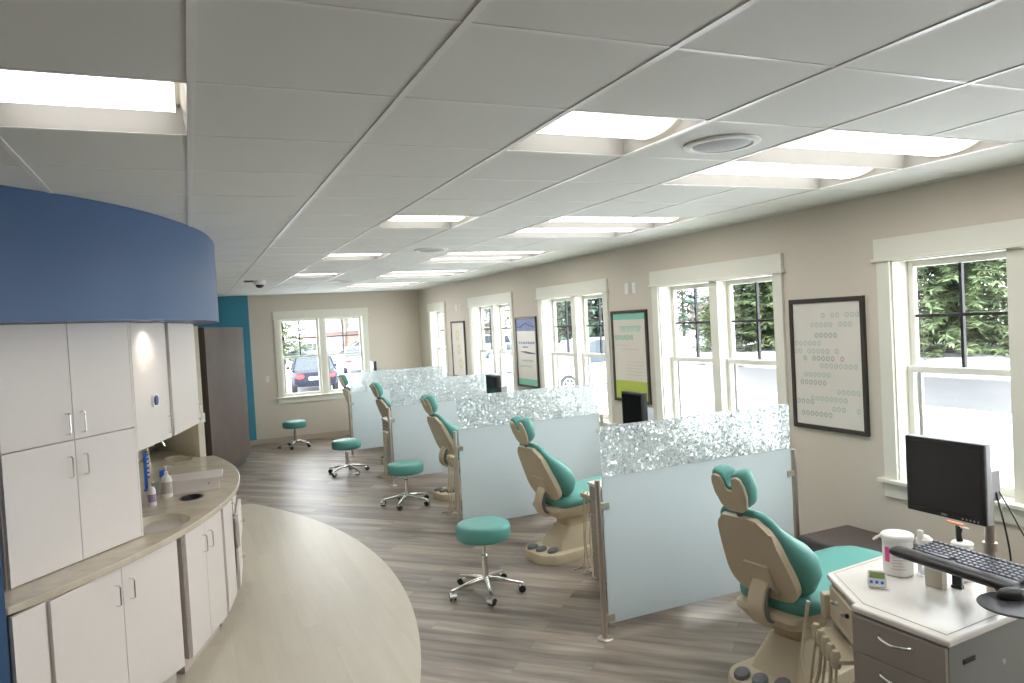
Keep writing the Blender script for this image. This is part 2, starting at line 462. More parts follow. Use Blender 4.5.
for i in range(i0 + 1, i1):
    x = GX + i * SX; run = YB
    for j in range(j0, j1):
        if (i, j) in cell and cell.get((i - 1, j)) == cell[(i, j)]:
            mb.box((x - 0.0115, run, HC - 0.004), (x + 0.0115, GY + j * SY, HC + 0.002)); run = GY + (j + 1) * SY
    mb.box((x - 0.0115, run, HC - 0.004), (x + 0.0115, D, HC + 0.002))
for j in range(j0 + 1, j1):
    y = GY + j * SY
    if y < D - 0.03: mb.box((XL, y - 0.008, HC - 0.002), (W, y + 0.008, HC + 0.002))
mb.box((W - 0.02, YB, HC - 0.006), (W, D, HC - 0.0005)); mb.box((XL, D - 0.02, HC - 0.006), (W, D, HC - 0.0005))
struct(mb.build('trim_2', TBAR))

# ---------------------------------------------------------------- windows
def window(name, w, double=True):
    r = empty(name); struct(r)
    def bx(n, a, b, m=TRIM, bev=0.002): o = MB().box(a, b).build(n, m, r, bevel=bev); return o
    mb = MB(); mb.box((0, -0.02, WZ0), (0.10, 0, WZ1)); mb.box((w - 0.10, -0.02, WZ0), (w, 0, WZ1)); mb.build('side_casing', TRIM, r, bevel=0.002)
    mb = MB(); mb.box((-0.012, -0.028, WZ1), (w + 0.012, 0, WZ1 + 0.15)); mb.box((-0.028, -0.04, WZ1 - 0.004), (w + 0.028, 0, WZ1 + 0.014)); mb.build('head_casing', TRIM, r, bevel=0.002)
    bx('sill', (-0.035, -0.055, WZ0 - 0.02), (w + 0.035, 0.13, WZ0 + 0.006), bev=0.004)
    bx('apron', (-0.005, -0.02, WZ0 - 0.12), (w + 0.005, 0, WZ0 - 0.02))
    mb = MB(); mb.box((0.10, 0, WZ0), (0.112, 0.19, WZ1)); mb.box((w - 0.112, 0, WZ0), (w - 0.10, 0.19, WZ1)); mb.box((0.10, 0, WZ1 - 0.012), (w - 0.10, 0.19, WZ1)); mb.box((0.112, 0.13, WZ0), (w - 0.112, 0.19, WZ0 + 0.015)); mb.build('jamb', TRIM, r)
    spans = [(0.112, w - 0.112)]
    if double:
        c = w / 2; bx('mullion', (c - 0.055, 0.03, WZ0 + 0.006), (c + 0.055, 0.19, WZ1 - 0.012)); spans = [(0.112, c - 0.055), (c + 0.055, w - 0.112)]
    zm = 1.605
    for a, b in spans:
        for n, z0, z1, y0, y1 in (('upper_sash', zm - 0.022, WZ1 - 0.012, 0.145, 0.18), ('lower_sash', WZ0 + 0.006, zm + 0.022, 0.105, 0.142)):
            s = 0.042; mb = MB()
            mb.box((a, y0, z0), (a + s, y1, z1)); mb.box((b - s, y0, z0), (b, y1, z1))
            mb.box((a + s, y0, z1 - s), (b - s, y1, z1)); mb.box((a + s, y0, z0), (b - s, y1, z0 + (0.055 if n == 'lower_sash' else s)))
            so = mb.build(n, SASH, r, bevel=0.003)
            MB().box((a + s, (y0 + y1) / 2 - 0.002, z0 + s), (b - s, (y0 + y1) / 2 + 0.002, z1 - s)).build('pane', PANE, so)
            if n == 'upper_sash':
                ym = (y0 + y1) / 2; c = (a + b) / 2; zc = (z0 + z1) / 2 + 0.005
                mb = MB(); mb.box((c - 0.01, ym - 0.012, z0 + s), (c + 0.01, ym + 0.012, z1 - s)); mb.box((a + s, ym - 0.012, zc - 0.01), (c - 0.01, ym + 0.012, zc + 0.01)); mb.box((c + 0.01, ym - 0.012, zc - 0.01), (b - s, ym + 0.012, zc + 0.01))
                mb.build('muntin', BLACKM, so)
            else:
                MB().box((a + s, y1 + 0.004, z0 + 0.05), (a + s + 0.028, y1 + 0.03, z1)).build('dark_strip', TAUPE_SIDE, so)  # dark strip along the left of the lower pane
    return r
for k, (y, w) in enumerate(WIN):
    o = window('window_%d' % (k + 1), w, w > 1.2); o.location = (W, y, 0); o.rotation_euler = (0, 0, -PI / 2)
o = window('window_7', 1.8); o.location = (1.49, D, 0)

# ================================================================ CEILING FIXTURES
def fixture(i, j, n):
    x0, y0 = GX + i * SX + 0.012, GY + j * SY + 0.010; w, d = n * SX - 0.024, SY - 0.020
    r = empty('ceiling_light', (x0 + w / 2, y0 + d / 2, HC))
    mb = MB(); hx, hy = w / 2, d / 2; H = 0.085; t = 0.004; ix, iy = hx - 0.016, hy - 0.034
    # housing: four sloping reflector walls and a closed top
    a = [(-hx, -hy, 0), (hx, -hy, 0), (hx, hy, 0), (-hx, hy, 0)]; b = [(-ix, -iy, H), (ix, -iy, H), (ix, iy, H), (-ix, iy, H)]
    c = [(p[0], p[1], H + 0.03) for p in a]
    vs = a + b + [(p[0], p[1], 0.0) for p in a] + c
    mb.add(vs, [(0, 1, 5, 4), (1, 2, 6, 5), (2, 3, 7, 6), (3, 0, 4, 7), (4, 5, 6, 7), (0, 12, 13, 1), (1, 13, 14, 2), (2, 14, 15, 3), (3, 15, 12, 0), (12, 15, 14, 13)])
    mb.build('housing', TROFFER, r)
    mb = MB(); rs = []
    ly = 0.215; lx = hx - 0.04                            # lens bows down to the ceiling plane across its width
    for q in range(17): rs.append(-1 + q / 8)
    zl = lambda tq: H - 0.004 - (H - 0.018) * (1 - abs(tq) ** 2.4)
    vs = []
    for tq in rs: vs += [(-lx, tq * ly, zl(tq)), (lx, tq * ly, zl(tq))]
    mb.add(vs, [(2 * q, 2 * q + 1, 2 * q + 3, 2 * q + 2) for q in range(16)])
    mb.build('lens', LENS, r, smooth='all')
    for s in (-1, 1):                                    # end caps that follow the bow of the lens
        inner = [(s * lx, tq * ly, zl(tq)) for tq in rs] + [(s * lx, ly, H - 0.001), (s * lx, -ly, H - 0.001)]
        outer = [(p[0] + s * 0.008, p[1] * 1.02, p[2] - 0.003) for p in inner]
        MB().rings([inner, outer]).build('end_cap', LENS_END, r)
    return r
FIXLAB = {(-1, 1, 1): 'square recessed ceiling light above the blue curved soffit at upper left',
 (2, 1, 1): 'nearest square recessed ceiling light in the row left of the round speaker',
 (2, 5, 1): 'second nearest small square ceiling light of the left-hand row over the aisle',
 (2, 9, 1): 'third small square ceiling light of the left-hand row over the aisle',
 (2, 13, 1): 'farthest small square ceiling light of the left-hand row, nearest the camera dome'}
ordn = {1: 'nearest', 5: 'second nearest', 9: 'middle', 13: 'fourth', 17: 'farthest'}
for i, j, n in FIX:
    if j < 0 or i == -5: lab = 'recessed ceiling light added outside the picture, over the ' + ('left' if i < 0 else 'near') + ' end of the room'
    elif n == 2:
        b = (j - 1) // 4 * 4 + 1
        lab = '%s light of the %s pair of long ceiling lights along the window wall' % ('front' if j == b else 'rear', ordn[b])
    else: lab = FIXLAB[(i, j, n)]
    tag(fixture(i, j, n), lab, 'ceiling light', 'recessed ceiling lights')

def speaker(y, lab):
    r = empty('ceiling_speaker', (2.21, y, HC)); tag(r, lab, 'ceiling speaker', 'round ceiling speakers')
    MB().lathe([(0.165, 0.0), (0.168, -0.006), (0.160, -0.012), (0.135, -0.014), (0.130, -0.006), (0.128, 0.0)], n=40).build('rim', WHITE, r, smooth=True)
    MB().lathe([(0.127, -0.003), (0.125, -0.010), (0.09, -0.020), (0.04, -0.026), (0.001, -0.027)], n=40).build('grille', mat('grille', (0.50, 0.52, 0.52), 0.6), r, smooth=True)
speaker(GY + 1.5 * SY, 'nearest round white ceiling speaker between the first lights')
speaker(GY + 8.5 * SY, 'second round ceiling speaker, halfway down the room')
speaker(GY + 15.5 * SY, 'farthest round ceiling speaker, close to the far wall')
r = empty('camera_dome', (0.93, 10.6, HC)); tag(r, 'small security camera with dark dome on white ceiling base', 'security camera')
MB().lathe([(0.085, 0), (0.088, -0.02), (0.075, -0.055), (0.06, -0.06)], n=24).build('base', WHITE, r, smooth=True)
MB().lathe([(0.055, -0.06), (0.05, -0.085), (0.03, -0.10), (0.001, -0.105)], n=20).build('dome', BLACK, r, smooth=True)
MB().box((-0.2, -0.02, -0.02), (-0.08, 0.02, 0)).build('arm', GREY_PED, r, bevel=0.004)

# ================================================================ ISLAND (left)
# blue soffit hanging from the ceiling, blue end wall, cream spine walls
sof = bez([(-0.98, 3.72, 0), (-0.72, 3.96, 0), (-0.37, 4.36, 0), (-0.10, 4.86, 0), (0.125, 5.53, 0), (0.222, 6.25, 0), (0.222, 7.0, 0), (0.07, 8.0, 0), (-0.25, 9.1, 0)], 8)
out = [(p.x, p.y) for p in sof]; back = [(-2.4, 9.6), (-2.6, 3.3)]
o = MB().prism(out + back, 2.2, HC - 0.001).build('trim_1', BLUE, smooth=True); struct(o)
mb = MB(); o2 = [(p.x, p.y) for p in sof]
struct(MB().prism([(-0.80, 3.80), (-0.93, 3.90), (-2.3, 3.30), (-2.25, 3.18)], 0, 2.2).build('wall_blue', BLUE))
def slab(a, b, t, z0, z1):
    d = Vector((b[0] - a[0], b[1] - a[1])).normalized(); n = Vector((-d.y, d.x)) * t
    return MB().prism([a, b, (b[0] + n.x, b[1] + n.y), (a[0] + n.x, a[1] + n.y)], z0, z1)
struct(slab((0.03, 7.80), (-0.41, 8.80), -0.06, 0, 2.199).build('wall_end', WALL_PALE))
struct(slab((-0.80, 5.35), (-0.415, 8.80), 0.1, 0, 2.199).build('wall_spine', WALL_PALE))
struct(slab((-1.55, 4.0), (-0.80, 5.35), 0.1, 0, 2.199).build('wall_inner', WALL_PALE))

# countertop with two basins and a round waste hole
CC, CRD = (-3.55, 6.67), 3.87
def arc(y): return (CC[0] + math.sqrt(CRD ** 2 - (y - CC[1]) ** 2), y)
poly = [arc(3.93 + (7.79 - 3.93) * i / 40) for i in range(41)] + [(0.027, 7.795), (-0.415, 8.79), (-0.79, 5.35), (-1.5, 4.05), (-1.12, 3.83), (-0.90, 3.93)]
def ell(cx, cy, a, b, rot=0, n=28):
    return [(cx + a * math.cos(t) * math.cos(rot) - b * math.sin(t) * math.sin(rot), cy + a * math.cos(t) * math.sin(rot) + b * math.sin(t) * math.cos(rot)) for t in [2 * PI * i / n for i in range(n)]]
S1, S2, WH = (-0.265, 5.20, 0.20, 0.24), (-0.17, 7.85, 0.11, 0.22), (-0.055, 5.86, 0.075, 0.10)
h1 = ell(*S1, rot=-0.1); h2 = ell(*S2, rot=0.3); h3 = ell(*WH, rot=-0.1)
ct = MB().prism(poly, 0.882, 0.92, [h1, h2, h3]).build('countertop', COUNTER, bevel=0.006)
tag(ct, 'curved cream stone countertop running along the white island cabinets', 'countertop')
def basin(h, c, depth, m, name='basin'):
    rs = []
    for k, (s, z) in enumerate([(1.0, 0.918), (0.99, 0.90), (0.95, 0.87), (0.86, 0.83), (0.65, 0.80), (0.35, 0.79), (0.06, 0.788)]):
        rs.append([(c[0] + (p[0] - c[0]) * s, c[1] + (p[1] - c[1]) * s, 0.918 - (0.918 - z) * depth) for p in h])
    return MB().rings(rs, cap=False).build(name, m, ct, smooth='all')
basin(h1, S1, 1, SINKM); basin(h2, S2, 1, SINKM)
MB().lathe([(0.02, 0.001), (0.02, 0.004), (0.012, 0.002)], c=(S1[0], S1[1], 0.789)).build('drain', CHROME, ct, smooth=True)
mb = MB(); rs = []
for s, z in [(1.12, 0.921), (1.1, 0.925), (0.95, 0.924), (0.9, 0.90), (0.9, 0.80)]:
    rs.append([(WH[0] + (p[0] - WH[0]) * s, WH[1] + (p[1] - WH[1]) * s, z) for p in h3])
wr = mb.rings(rs, cap=False).build('waste_ring', BLACK, ct, smooth=True)
MB().prism([(WH[0] + (p[0] - WH[0]) * .93, WH[1] + (p[1] - WH[1]) * .93) for p in h3], 0.795, 0.80).build('waste_liner', BLACK, ct)

def facet(p0, p1, z=0):
    d = Vector((p1[0] - p0[0], p1[1] - p0[1])); return (p0[0], p0[1], z), math.atan2(d.y, d.x), d.length
def u_handle(x, z, L=0.11, y=0.0, out=0.03, r=0.0045, vert=True):
    pts = [(0, 0, 0), (0, -out * .7, 0), (0, -out, 0.008), (0, -out, L - 0.008), (0, -out * .7, L), (0, 0, L)]
    if not vert: pts = [(p[2], p[1], 0) for p in pts]
    return MB().tube([(x + p[0], y + p[1], z + p[2]) for p in pts], r)
def door_cab(name, p0, p1, z0, z1, doors, handle_z, lab, cat, depth=0.34, toe=0.0, taper=0.1, filler=0, hands=None, group=None):
    loc, rz, w = facet(p0, p1); r = empty(name, loc, rz); tag(r, lab, cat, group)
    MB().prism([(0, 0.021), (w, 0.021), (w - taper, depth), (taper, depth)], z0, z1).build('body', LAM_IN, r)
    if toe: MB().prism([(0.02, 0.06), (w - 0.02, 0.06), (w - taper - 0.02, depth), (taper + 0.02, depth)], 0.003, z0).build('toe_kick', LAM_IN, r)
    g = 0.002; x = 0.012; dw = (w - 0.024) / doors
    for q in range(doors):
        d = MB().box((x + g, 0, z0 + 0.002), (x + dw - g, 0.019, z1 - 0.004)).build('door', LAM, r, bevel=0.0015)
        side = hands[q] if hands else ('R' if q == 0 else 'L')
        hx = x + dw - 0.055 if side == 'R' else x + 0.055
        u_handle(hx, handle_z).build('handle', CHROME, d, smooth=True)
        x += dw
    if filler: MB().box((-filler, 0.012, 0.003), (-0.004, 0.03, z1)).build('filler_panel', LAM, r)
    return r
ZB, ZT = 0.10, 0.878
door_cab('base_cabinet', (-0.685, 4.055), (-0.135, 4.885), ZB, ZT, 2, 0.68, 'nearest white two-door base cabinet under the curved counter', 'cabinet', toe=1, filler=0.19, group='island base cabinets')
door_cab('base_cabinet', (-0.10, 4.955), (0.135, 5.60), ZB, ZT, 2, 0.68, 'second white two-door base cabinet, below the waste hole in the counter', 'cabinet', toe=1, group='island base cabinets')
r = door_cab('base_cabinet', (0.145, 5.635), (0.225, 6.05), ZB, ZT, 1, 0.70, 'narrow single-door white base cabinet between two-door unit and drawers', 'cabinet', toe=1, taper=0.06, hands='R', group='island base cabinets')
loc, rz, w = facet((0.232, 6.09), (0.285, 6.70)); r = empty('drawer_cabinet', loc, rz)
tag(r, 'white drawer cabinet with round knobs at the far side of the curved island', 'drawer cabinet')
MB().prism([(0, 0.021), (w, 0.021), (w - .05, 0.30), (.05, 0.30)], ZB, ZT).build('body', BLACK, r)
MB().box((0.03, 0.06, 0.003), (w - 0.03, 0.28, ZB)).build('toe_kick', LAM_IN, r)
for z0, z1, o_ in ((0.70, 0.87, 0.0), (0.44, 0.69, -0.035), (0.115, 0.43, -0.02)):
    d = MB().box((0.01, o_, z0), (w - 0.01, o_ + 0.02, z1)).build('drawer', LAM, r, bevel=0.0015)
    MB().lathe([(0.004, 0), (0.004, -0.015), (0.012, -0.02), (0.012, -0.027), (0.006, -0.031)], c=(w / 2, o_, (z0 + z1) / 2), axis='Y', n=14).build('knob', CHROME, d, smooth=True)
loc, rz, w = facet((0.285, 6.73), (0.14, 7.78)); r = empty('base_cabinet', loc, rz); tag(r, 'white base cabinet at the hidden far end of the island', 'cabinet', 'island base cabinets')
MB().prism([(0, 0.021), (w, 0.021), (w - .05, 0.30), (.05, 0.30)], 0.003, ZT).build('body', LAM, r)
for q in range(2): MB().box((0.012 + q * (w / 2 - 0.01), 0, ZB), (w / 2 - 0.002 + q * (w / 2 - 0.01), 0.019, ZT - 0.004)).build('door', LAM, r, bevel=0.0015)

# tall hutch on the counter: upper pair and lower pair of doors
loc, rz, w = facet((-0.86, 4.20), (-0.325, 4.89)); r = empty('hutch_cabinet', loc, rz)
tag(r, 'tall white four-door cabinet standing on the counter under the blue soffit', 'cabinet')
MB().prism([(0, 0.021), (w, 0.021), (w - 0.01, 0.30), (0.06, 0.30)], 0.922, 2.198).build('body', LAM_IN, r)
MB().box((w - 0.002, 0.002, 0.922), (w + 0.012, 0.29, 2.198)).build('side_panel', LAM, r)
for z0, z1, hz in ((0.925, 1.572, 1.38), (1.578, 2.197, 1.61)):
    for q in range(2):
        a = 0.006 + q * (w / 2 - 0.004); d = MB().box((a, 0, z0), (a + w / 2 - 0.008, 0.019, z1)).build('door', LAM, r, bevel=0.0015)
        u_handle(w / 2 + (-0.05, 0.05)[q], hz).build('handle', CHROME, d, smooth=True)
# wall cabinets right of the hutch
r = door_cab('wall_cabinet', (-0.322, 4.915), (-0.142, 5.50), 1.42, 2.198, 1, 1.46, 'white wall cabinet with round blue dispenser window, right of the tall hutch', 'cabinet', taper=0.13, depth=0.28, hands='R', group='island wall cabinets')
door_cab('wall_cabinet', (-0.13, 5.53), (0.042, 6.24), 1.42, 2.198, 1, 1.46, 'white wall cabinet with one long handle at the right end of the soffit', 'cabinet', taper=0.09, depth=0.28, hands='R', group='island wall cabinets')
loc, rz, w = facet((-0.315, 4.93), (-0.142, 5.50)); d = empty('dispenser_plate', loc, rz)
tag(d, 'small white sensor plate with dark blue oval on the cabinet door', 'sensor')
MB().mprism(Matrix.Translation((0.305, -0.001, 1.70)) @ Matrix.Rotation(PI / 2, 4, 'X'), rrect(-0.045, -0.04, 0.045, 0.04, 0.012), 0, 0.012).build('plate', WHITE, d, bevel=0.002)
MB().mprism(Matrix.Translation((0.29, -0.013, 1.70)) @ Matrix.Rotation(PI / 2, 4, 'X'), ell(0, 0, 0.026, 0.031), 0, 0.010).build('lens', NAVY, d, bevel=0.003)
# soffit downlight
dl = empty('downlight', (-0.20, 5.02, 2.199)); tag(dl, 'small recessed downlight under the blue soffit above the wall cabinet', 'downlight')
MB().lathe([(0.035, 0), (0.036, -0.006), (0.028, -0.006), (0.027, 0)], c=(0.03, 0.066, 0), n=20).build('ring', WHITE, dl, smooth=True)
ld = bpy.data.lights.new('downlight_bulb', 'SPOT'); ld.energy = 2.2; ld.spot_size = R(140); ld.spot_blend = 1.0; ld.shadow_soft_size = 0.02; ld.color = (1, 0.93, 0.8)
lo = bpy.data.objects.new('bulb', ld); COL.objects.link(lo); lo.parent = dl; lo.location = (0.028, 0.065, -0.012)

# counter objects
b = empty('low_box', (0, 0, 0)); tag(b, 'low white box with small lock sitting on the curved counter', 'box')
MB().prism([(-0.185, 6.06), (0.145, 6.035), (0.155, 6.33), (-0.19, 6.34)], 0.921, 1.005).build('body', LAM, b, bevel=0.003)
MB().prism([(-0.195, 6.045), (0.165, 6.02), (0.185, 6.345), (-0.20, 6.355)], 1.005, 1.022).build('lid', LAM, b, bevel=0.003)
MB().lathe([(0.009, 0.0), (0.009, -0.006)], c=(0.07, 6.04, 0.975), axis='Y', n=12).build('lock', CHROME, b, smooth=True)
def bottle(x, y, prof, m, lab, pump=True, label_mat=None, lz=(0.03, 0.09), name='pump_bottle', capm=WHITE):
    o = empty(name, (x, y, 0.921)); tag(o, lab, 'bottle')
    MB().lathe(prof, n=20).build('body', m, o, smooth=True)
    top = prof[-1][1]
    if label_mat: MB().lathe([(prof[1][0] + 0.0008, lz[0]), (prof[1][0] + 0.0008, lz[1])], n=20, cap=False).build('paper_label', label_mat, o, smooth='all')
    if pump:
        MB().lathe([(0.013, top), (0.013, top + 0.02), (0.005, top + 0.022), (0.005, top + 0.05), (0.013, top + 0.052), (0.012, top + 0.062)], n=14).tube([(0, 0, top + 0.057), (0.03, -0.012, top + 0.057), (0.045, -0.018, top + 0.048)], 0.005).build('pump', capm, o, smooth=True)
    return o
LBL = mat('grey_label', (0.48, 0.44, 0.42), 0.6, noise=0.35, nscale=90)
LBLP = mat('purple_label', (0.36, 0.26, 0.42), 0.6, noise=0.35, nscale=90)
bottle(-0.215, 5.99, [(0.034, 0.0), (0.037, 0.006), (0.037, 0.13), (0.028, 0.155), (0.014, 0.165), (0.013, 0.17)], WHITE, 'tall white pump bottle with grey label, right of the blue item', label_mat=LBL, lz=(0.03, 0.115))
bottle(-0.305, 5.74, [(0.024, 0.0), (0.026, 0.005), (0.026, 0.11), (0.018, 0.13), (0.012, 0.135)], WHITE, 'small white bottle with purple label beside the hutch cabinet', label_mat=LBLP, lz=(0.03, 0.085), name='squeeze_bottle', pump=False)
o = empty('toothbrush_holder', (-0.29, 6.12, 0.921)); tag(o, 'translucent cup holding bright blue brushes on the counter', 'cup')
MB().lathe([(0.026, 0), (0.03, 0.005), (0.034, 0.10), (0.031, 0.10), (0.027, 0.008), (0.001, 0.007)], n=20, cap=False).build('cup', CLEARP, o, smooth=True)
o = empty('brush_rack', (-0.37, 6.35, 0.921)); tag(o, 'tall bright blue slotted brush rack behind the pump bottle', 'rack')
MB().box((-0.02, -0.02, 0.0), (0.02, 0.02, 0.015)).build('foot', BLUEP, o, bevel=0.003)
MB().box((-0.012, -0.012, 0.015), (0.012, 0.012, 0.30)).build('stem', BLUEP, o, bevel=0.004)
for k in range(6): MB().tube([(0, 0, 0.10 + 0.035 * k), (0.03, -0.01, 0.11 + 0.035 * k)], 0.006).build('hook', BLUEP, o, smooth=True)
o = empty('soap_dispenser', (-0.25, 6.42, 0.921)); tag(o, 'small blue-capped jar between rack and pump bottle', 'jar')
MB().lathe([(0.03, 0), (0.032, 0.005), (0.032, 0.07), (0.026, 0.08)], n=20).build('body', CLEARP, o, smooth=True)
MB().lathe([(0.028, 0.08), (0.032, 0.085), (0.030, 0.13), (0.012, 0.14)], n=20).build('lid', BLUEP, o, smooth=True)
o = empty('faucet', (-0.42, 7.75, 0.921)); tag(o, 'small arched chrome faucet at the far end of the counter', 'faucet')
MB().lathe([(0.025, 0), (0.025, 0.01), (0.014, 0.015), (0.012, 0.10)], n=16).build('body', CHROME, o, smooth=True)
MB().tube(bez([(0, 0, 0.09), (0.0, 0, 0.17), (0.05, 0, 0.215), (0.12, 0, 0.20), (0.145, 0, 0.15)], 6), 0.010).build('spout', CHROME, o, smooth=True)
MB().tube([(0, 0, 0.10), (0, -0.06, 0.12)], 0.006).build('lever', CHROME, o, smooth=True)
o = empty('light_switch', (0.07, 7.80, 1.30)); tag(o, 'white switch plate on the cream end of the island wall', 'light switch')
MB().box((-0.035, -0.012, -0.06), (0.035, 0.0, 0.06)).build('plate', WHITE, o, bevel=0.003)
MB().box((-0.01, -0.018, -0.02), (0.01, -0.012, 0.02)).build('toggle', WHITE, o, bevel=0.001)
o.rotation_euler.z = math.atan2(-0.35, 0.94) + 0.6; o.scale = (0.75, 0.75, 0.75)

# brown tall cabinet in front of the teal wall
loc, rz, w = facet((0.20, 11.06), (0.82, 12.90)); r = empty('wardrobe_cabinet', loc, rz)
tag(r, 'tall dark grey-brown laminate cabinet in front of the teal wall', 'cabinet')
MB().box((0, 0.022, 0.09), (w, 0.6, 2.22)).build('body', WOODPAN, r)
MB().box((0.02, 0.07, 0), (w - 0.05, 0.58, 0.09)).build('toe_kick', BLACK, r)
MB().box((0.0, 0, 0.095), (w, 0.021, 2.218)).build('panel', WOODPAN, r, bevel=0.002)

# ================================================================ WALL ITEMS
def wall_plate(name, loc, rz, lab, group=None, two=False):
    o = empty(name, loc, rz); tag(o, lab, 'wall plate', group)
    MB().box((-0.035, -0.008, -0.058), (0.035, 0, 0.058)).build('plate', WHITE, o, bevel=0.003)
    MB().box((-0.012, -0.013, -0.028), (0.012, -0.008, 0.028)).build('rocker', WHITE, o, bevel=0.002)
    return o
WR = -PI / 2
wall_plate('wall_plate', (W, 6.785, 2.36), WR, 'left of two white wall plates above the green and lime poster')
wall_plate('wall_plate', (W, 6.635, 2.36), WR, 'right of two white wall plates above the green and lime poster')
wall_plate('wall_plate', (W, 12.32, 2.36), WR, 'left of two far white wall plates above the cream poster')
wall_plate('wall_plate', (W, 12.14, 2.36), WR, 'right of two far white wall plates above the cream poster')
wall_plate('light_switch', (1.31, D, 1.22), 0, 'white light switch on the far wall left of the window')

def picture(y, lab):
    """frame 0.70 x 1.0 m, local x along wall (towards the viewer), local -y into the room"""
    o = empty('framed_poster', (W, y, 1.125), WR); tag(o, lab, 'framed poster', 'framed posters on the window wall')
    w, h, f = 0.70, 1.0, 0.034
    mb = MB(); mb.box((0, -0.025, 0), (f, 0, h)); mb.box((w - f, -0.025, 0), (w, 0, h)); mb.box((f, -0.025, 0), (w - f, 0, f)); mb.box((f, -0.025, h - f), (w - f, 0, h))
    mb.build('frame', FRAME, o, bevel=0.003); return o
PM = lambda x, z, y=-0.0145: Matrix.Translation((x, y, z)) @ Matrix.Rotation(PI / 2, 4, 'X')
def sheet(o, m): return MB().box((0.03, -0.014, 0.03), (0.67, -0.001, 0.97)).build('print', m, o)
def flat(o, nm, m, rects):
    mb = MB()
    for a, z0, b, z1 in rects: mb.box((a, -0.0155, z0), (b, -0.0145, z1))
    return mb.build(nm, m, o)
random.seed(4)
# ring poster
o = picture(4.435, 'framed pale poster with rows of small rings, nearest on window wall'); s = sheet(o, PAPER_G)
def ring_rows(m, rows):
    mb = MB()
    for z, x0, n in rows:
        for k in range(n):
            if random.random() < 0.12: continue
            x = x0 + k * 0.044
            if x > 0.645: break
            mb.mprism(PM(x, z), ell(0, 0, 0.018, 0.020, n=12), 0, 0.0006, [ell(0, 0, 0.009, 0.011, n=12)[::-1]])
    return mb
ring_rows(INKG, [(0.87, 0.33, 8), (0.80, 0.22, 9), (0.66, 0.06, 6), (0.60, 0.05, 10), (0.49, 0.30, 8), (0.42, 0.14, 6), (0.30, 0.36, 7), (0.24, 0.20, 8), (0.17, 0.40, 6)]).build('ring_pattern', INKG, s)
ring_rows(INK, [(0.72, 0.26, 5), (0.545, 0.14, 9), (0.36, 0.10, 6), (0.12, 0.10, 9), (0.21, 0.06, 5)]).build('small_ring_pattern', INK, s)
# poster with aqua header, lime foot
o = picture(7.115, 'framed poster with green header, two title lines and lime green foot'); s = sheet(o, PAPER)
flat(s, 'header_band', AQUA, [(0.035, 0.90, 0.665, 0.965)]); flat(s, 'foot_band', LIME, [(0.035, 0.035, 0.665, 0.235)])
rc = []; x = 0.17
for k in range(9): rc += [(x, 0.765, x + 0.008, 0.83), (x + 0.008, 0.82, x + 0.024, 0.83), (x + 0.024, 0.775 if k % 2 else 0.80, x + 0.032, 0.83)]; x += 0.047
x = 0.06
for k in range(8): rc += [(x, 0.68, x + 0.008, 0.735), (x + 0.008, 0.68 if k % 2 else 0.705, x + 0.026, 0.69 if k % 2 else 0.715), (x + 0.026, 0.68, x + 0.033, 0.735)]; x += 0.047
flat(s, 'title_lines', AQUA, rc)
flat(s, 'text_lines', INK, [(0.06, 0.62, 0.32, 0.624), (0.2, 0.575, 0.5, 0.579)] + [(0.30 - 0.02 * (k % 3), 0.44 - 0.035 * k, 0.60, 0.443 - 0.035 * k) for k in range(5)])
# poster with blue photo
o = picture(9.775, 'framed poster with blue photo at top and aqua strip at foot'); s = sheet(o, PAPER)
flat(s, 'photo', PHOTO, [(0.035, 0.80, 0.665, 0.965)]); flat(s, 'foot_band', AQUA, [(0.035, 0.035, 0.665, 0.12)])
mb = MB(); mb.tube([(0.06, -0.0155, 0.85), (0.2, -0.0155, 0.86), (0.35, -0.0155, 0.91), (0.5, -0.0155, 0.87), (0.66, -0.0155, 0.85)], 0.006, 5); mb.build('dark_wire', BLACK, s)
flat(s, 'text_lines', NAVY, [(0.10 + 0.06 * k, 0.615, 0.14 + 0.06 * k, 0.65) for k in range(9)] + [(0.22, 0.565, 0.40, 0.58)])
mb = MB(); mb.mprism(PM(0, 0), [(0.1, 0.505), (0.3, 0.515), (0.62, 0.49), (0.62, 0.475), (0.4, 0.478)], 0, 0.0008); mb.build('swoosh', mat('plum_ink', (0.15, 0.08, 0.2), .5), s)
flat(s, 'green_lines', INKG, [(0.15 + 0.05 * k, 0.37, 0.19 + 0.05 * k, 0.395) for k in range(8)] + [(0.1 + 0.05 * k, 0.29, 0.14 + 0.05 * k, 0.31) for k in range(8)])
# cream poster
o = picture(12.635, 'framed plain cream poster with faint yellow drawing, farthest on window wall'); s = sheet(o, PAPER)
YEL = mat('pale_yellow_ink', (0.68, 0.58, 0.30), 0.6)
mb = MB()
for q in range(3):
    cxp, czp = 0.32 + 0.05 * q, 0.75 - 0.25 * q
    for k in range(7):
        a = 2 * PI * k / 7; mb.mprism(PM(cxp + 0.07 * math.cos(a), czp + 0.07 * math.sin(a)), ell(0, 0, 0.03, 0.03, n=10), 0, 0.0006 + 0.0001 * k)
mb.build('faint_drawing', YEL, s)

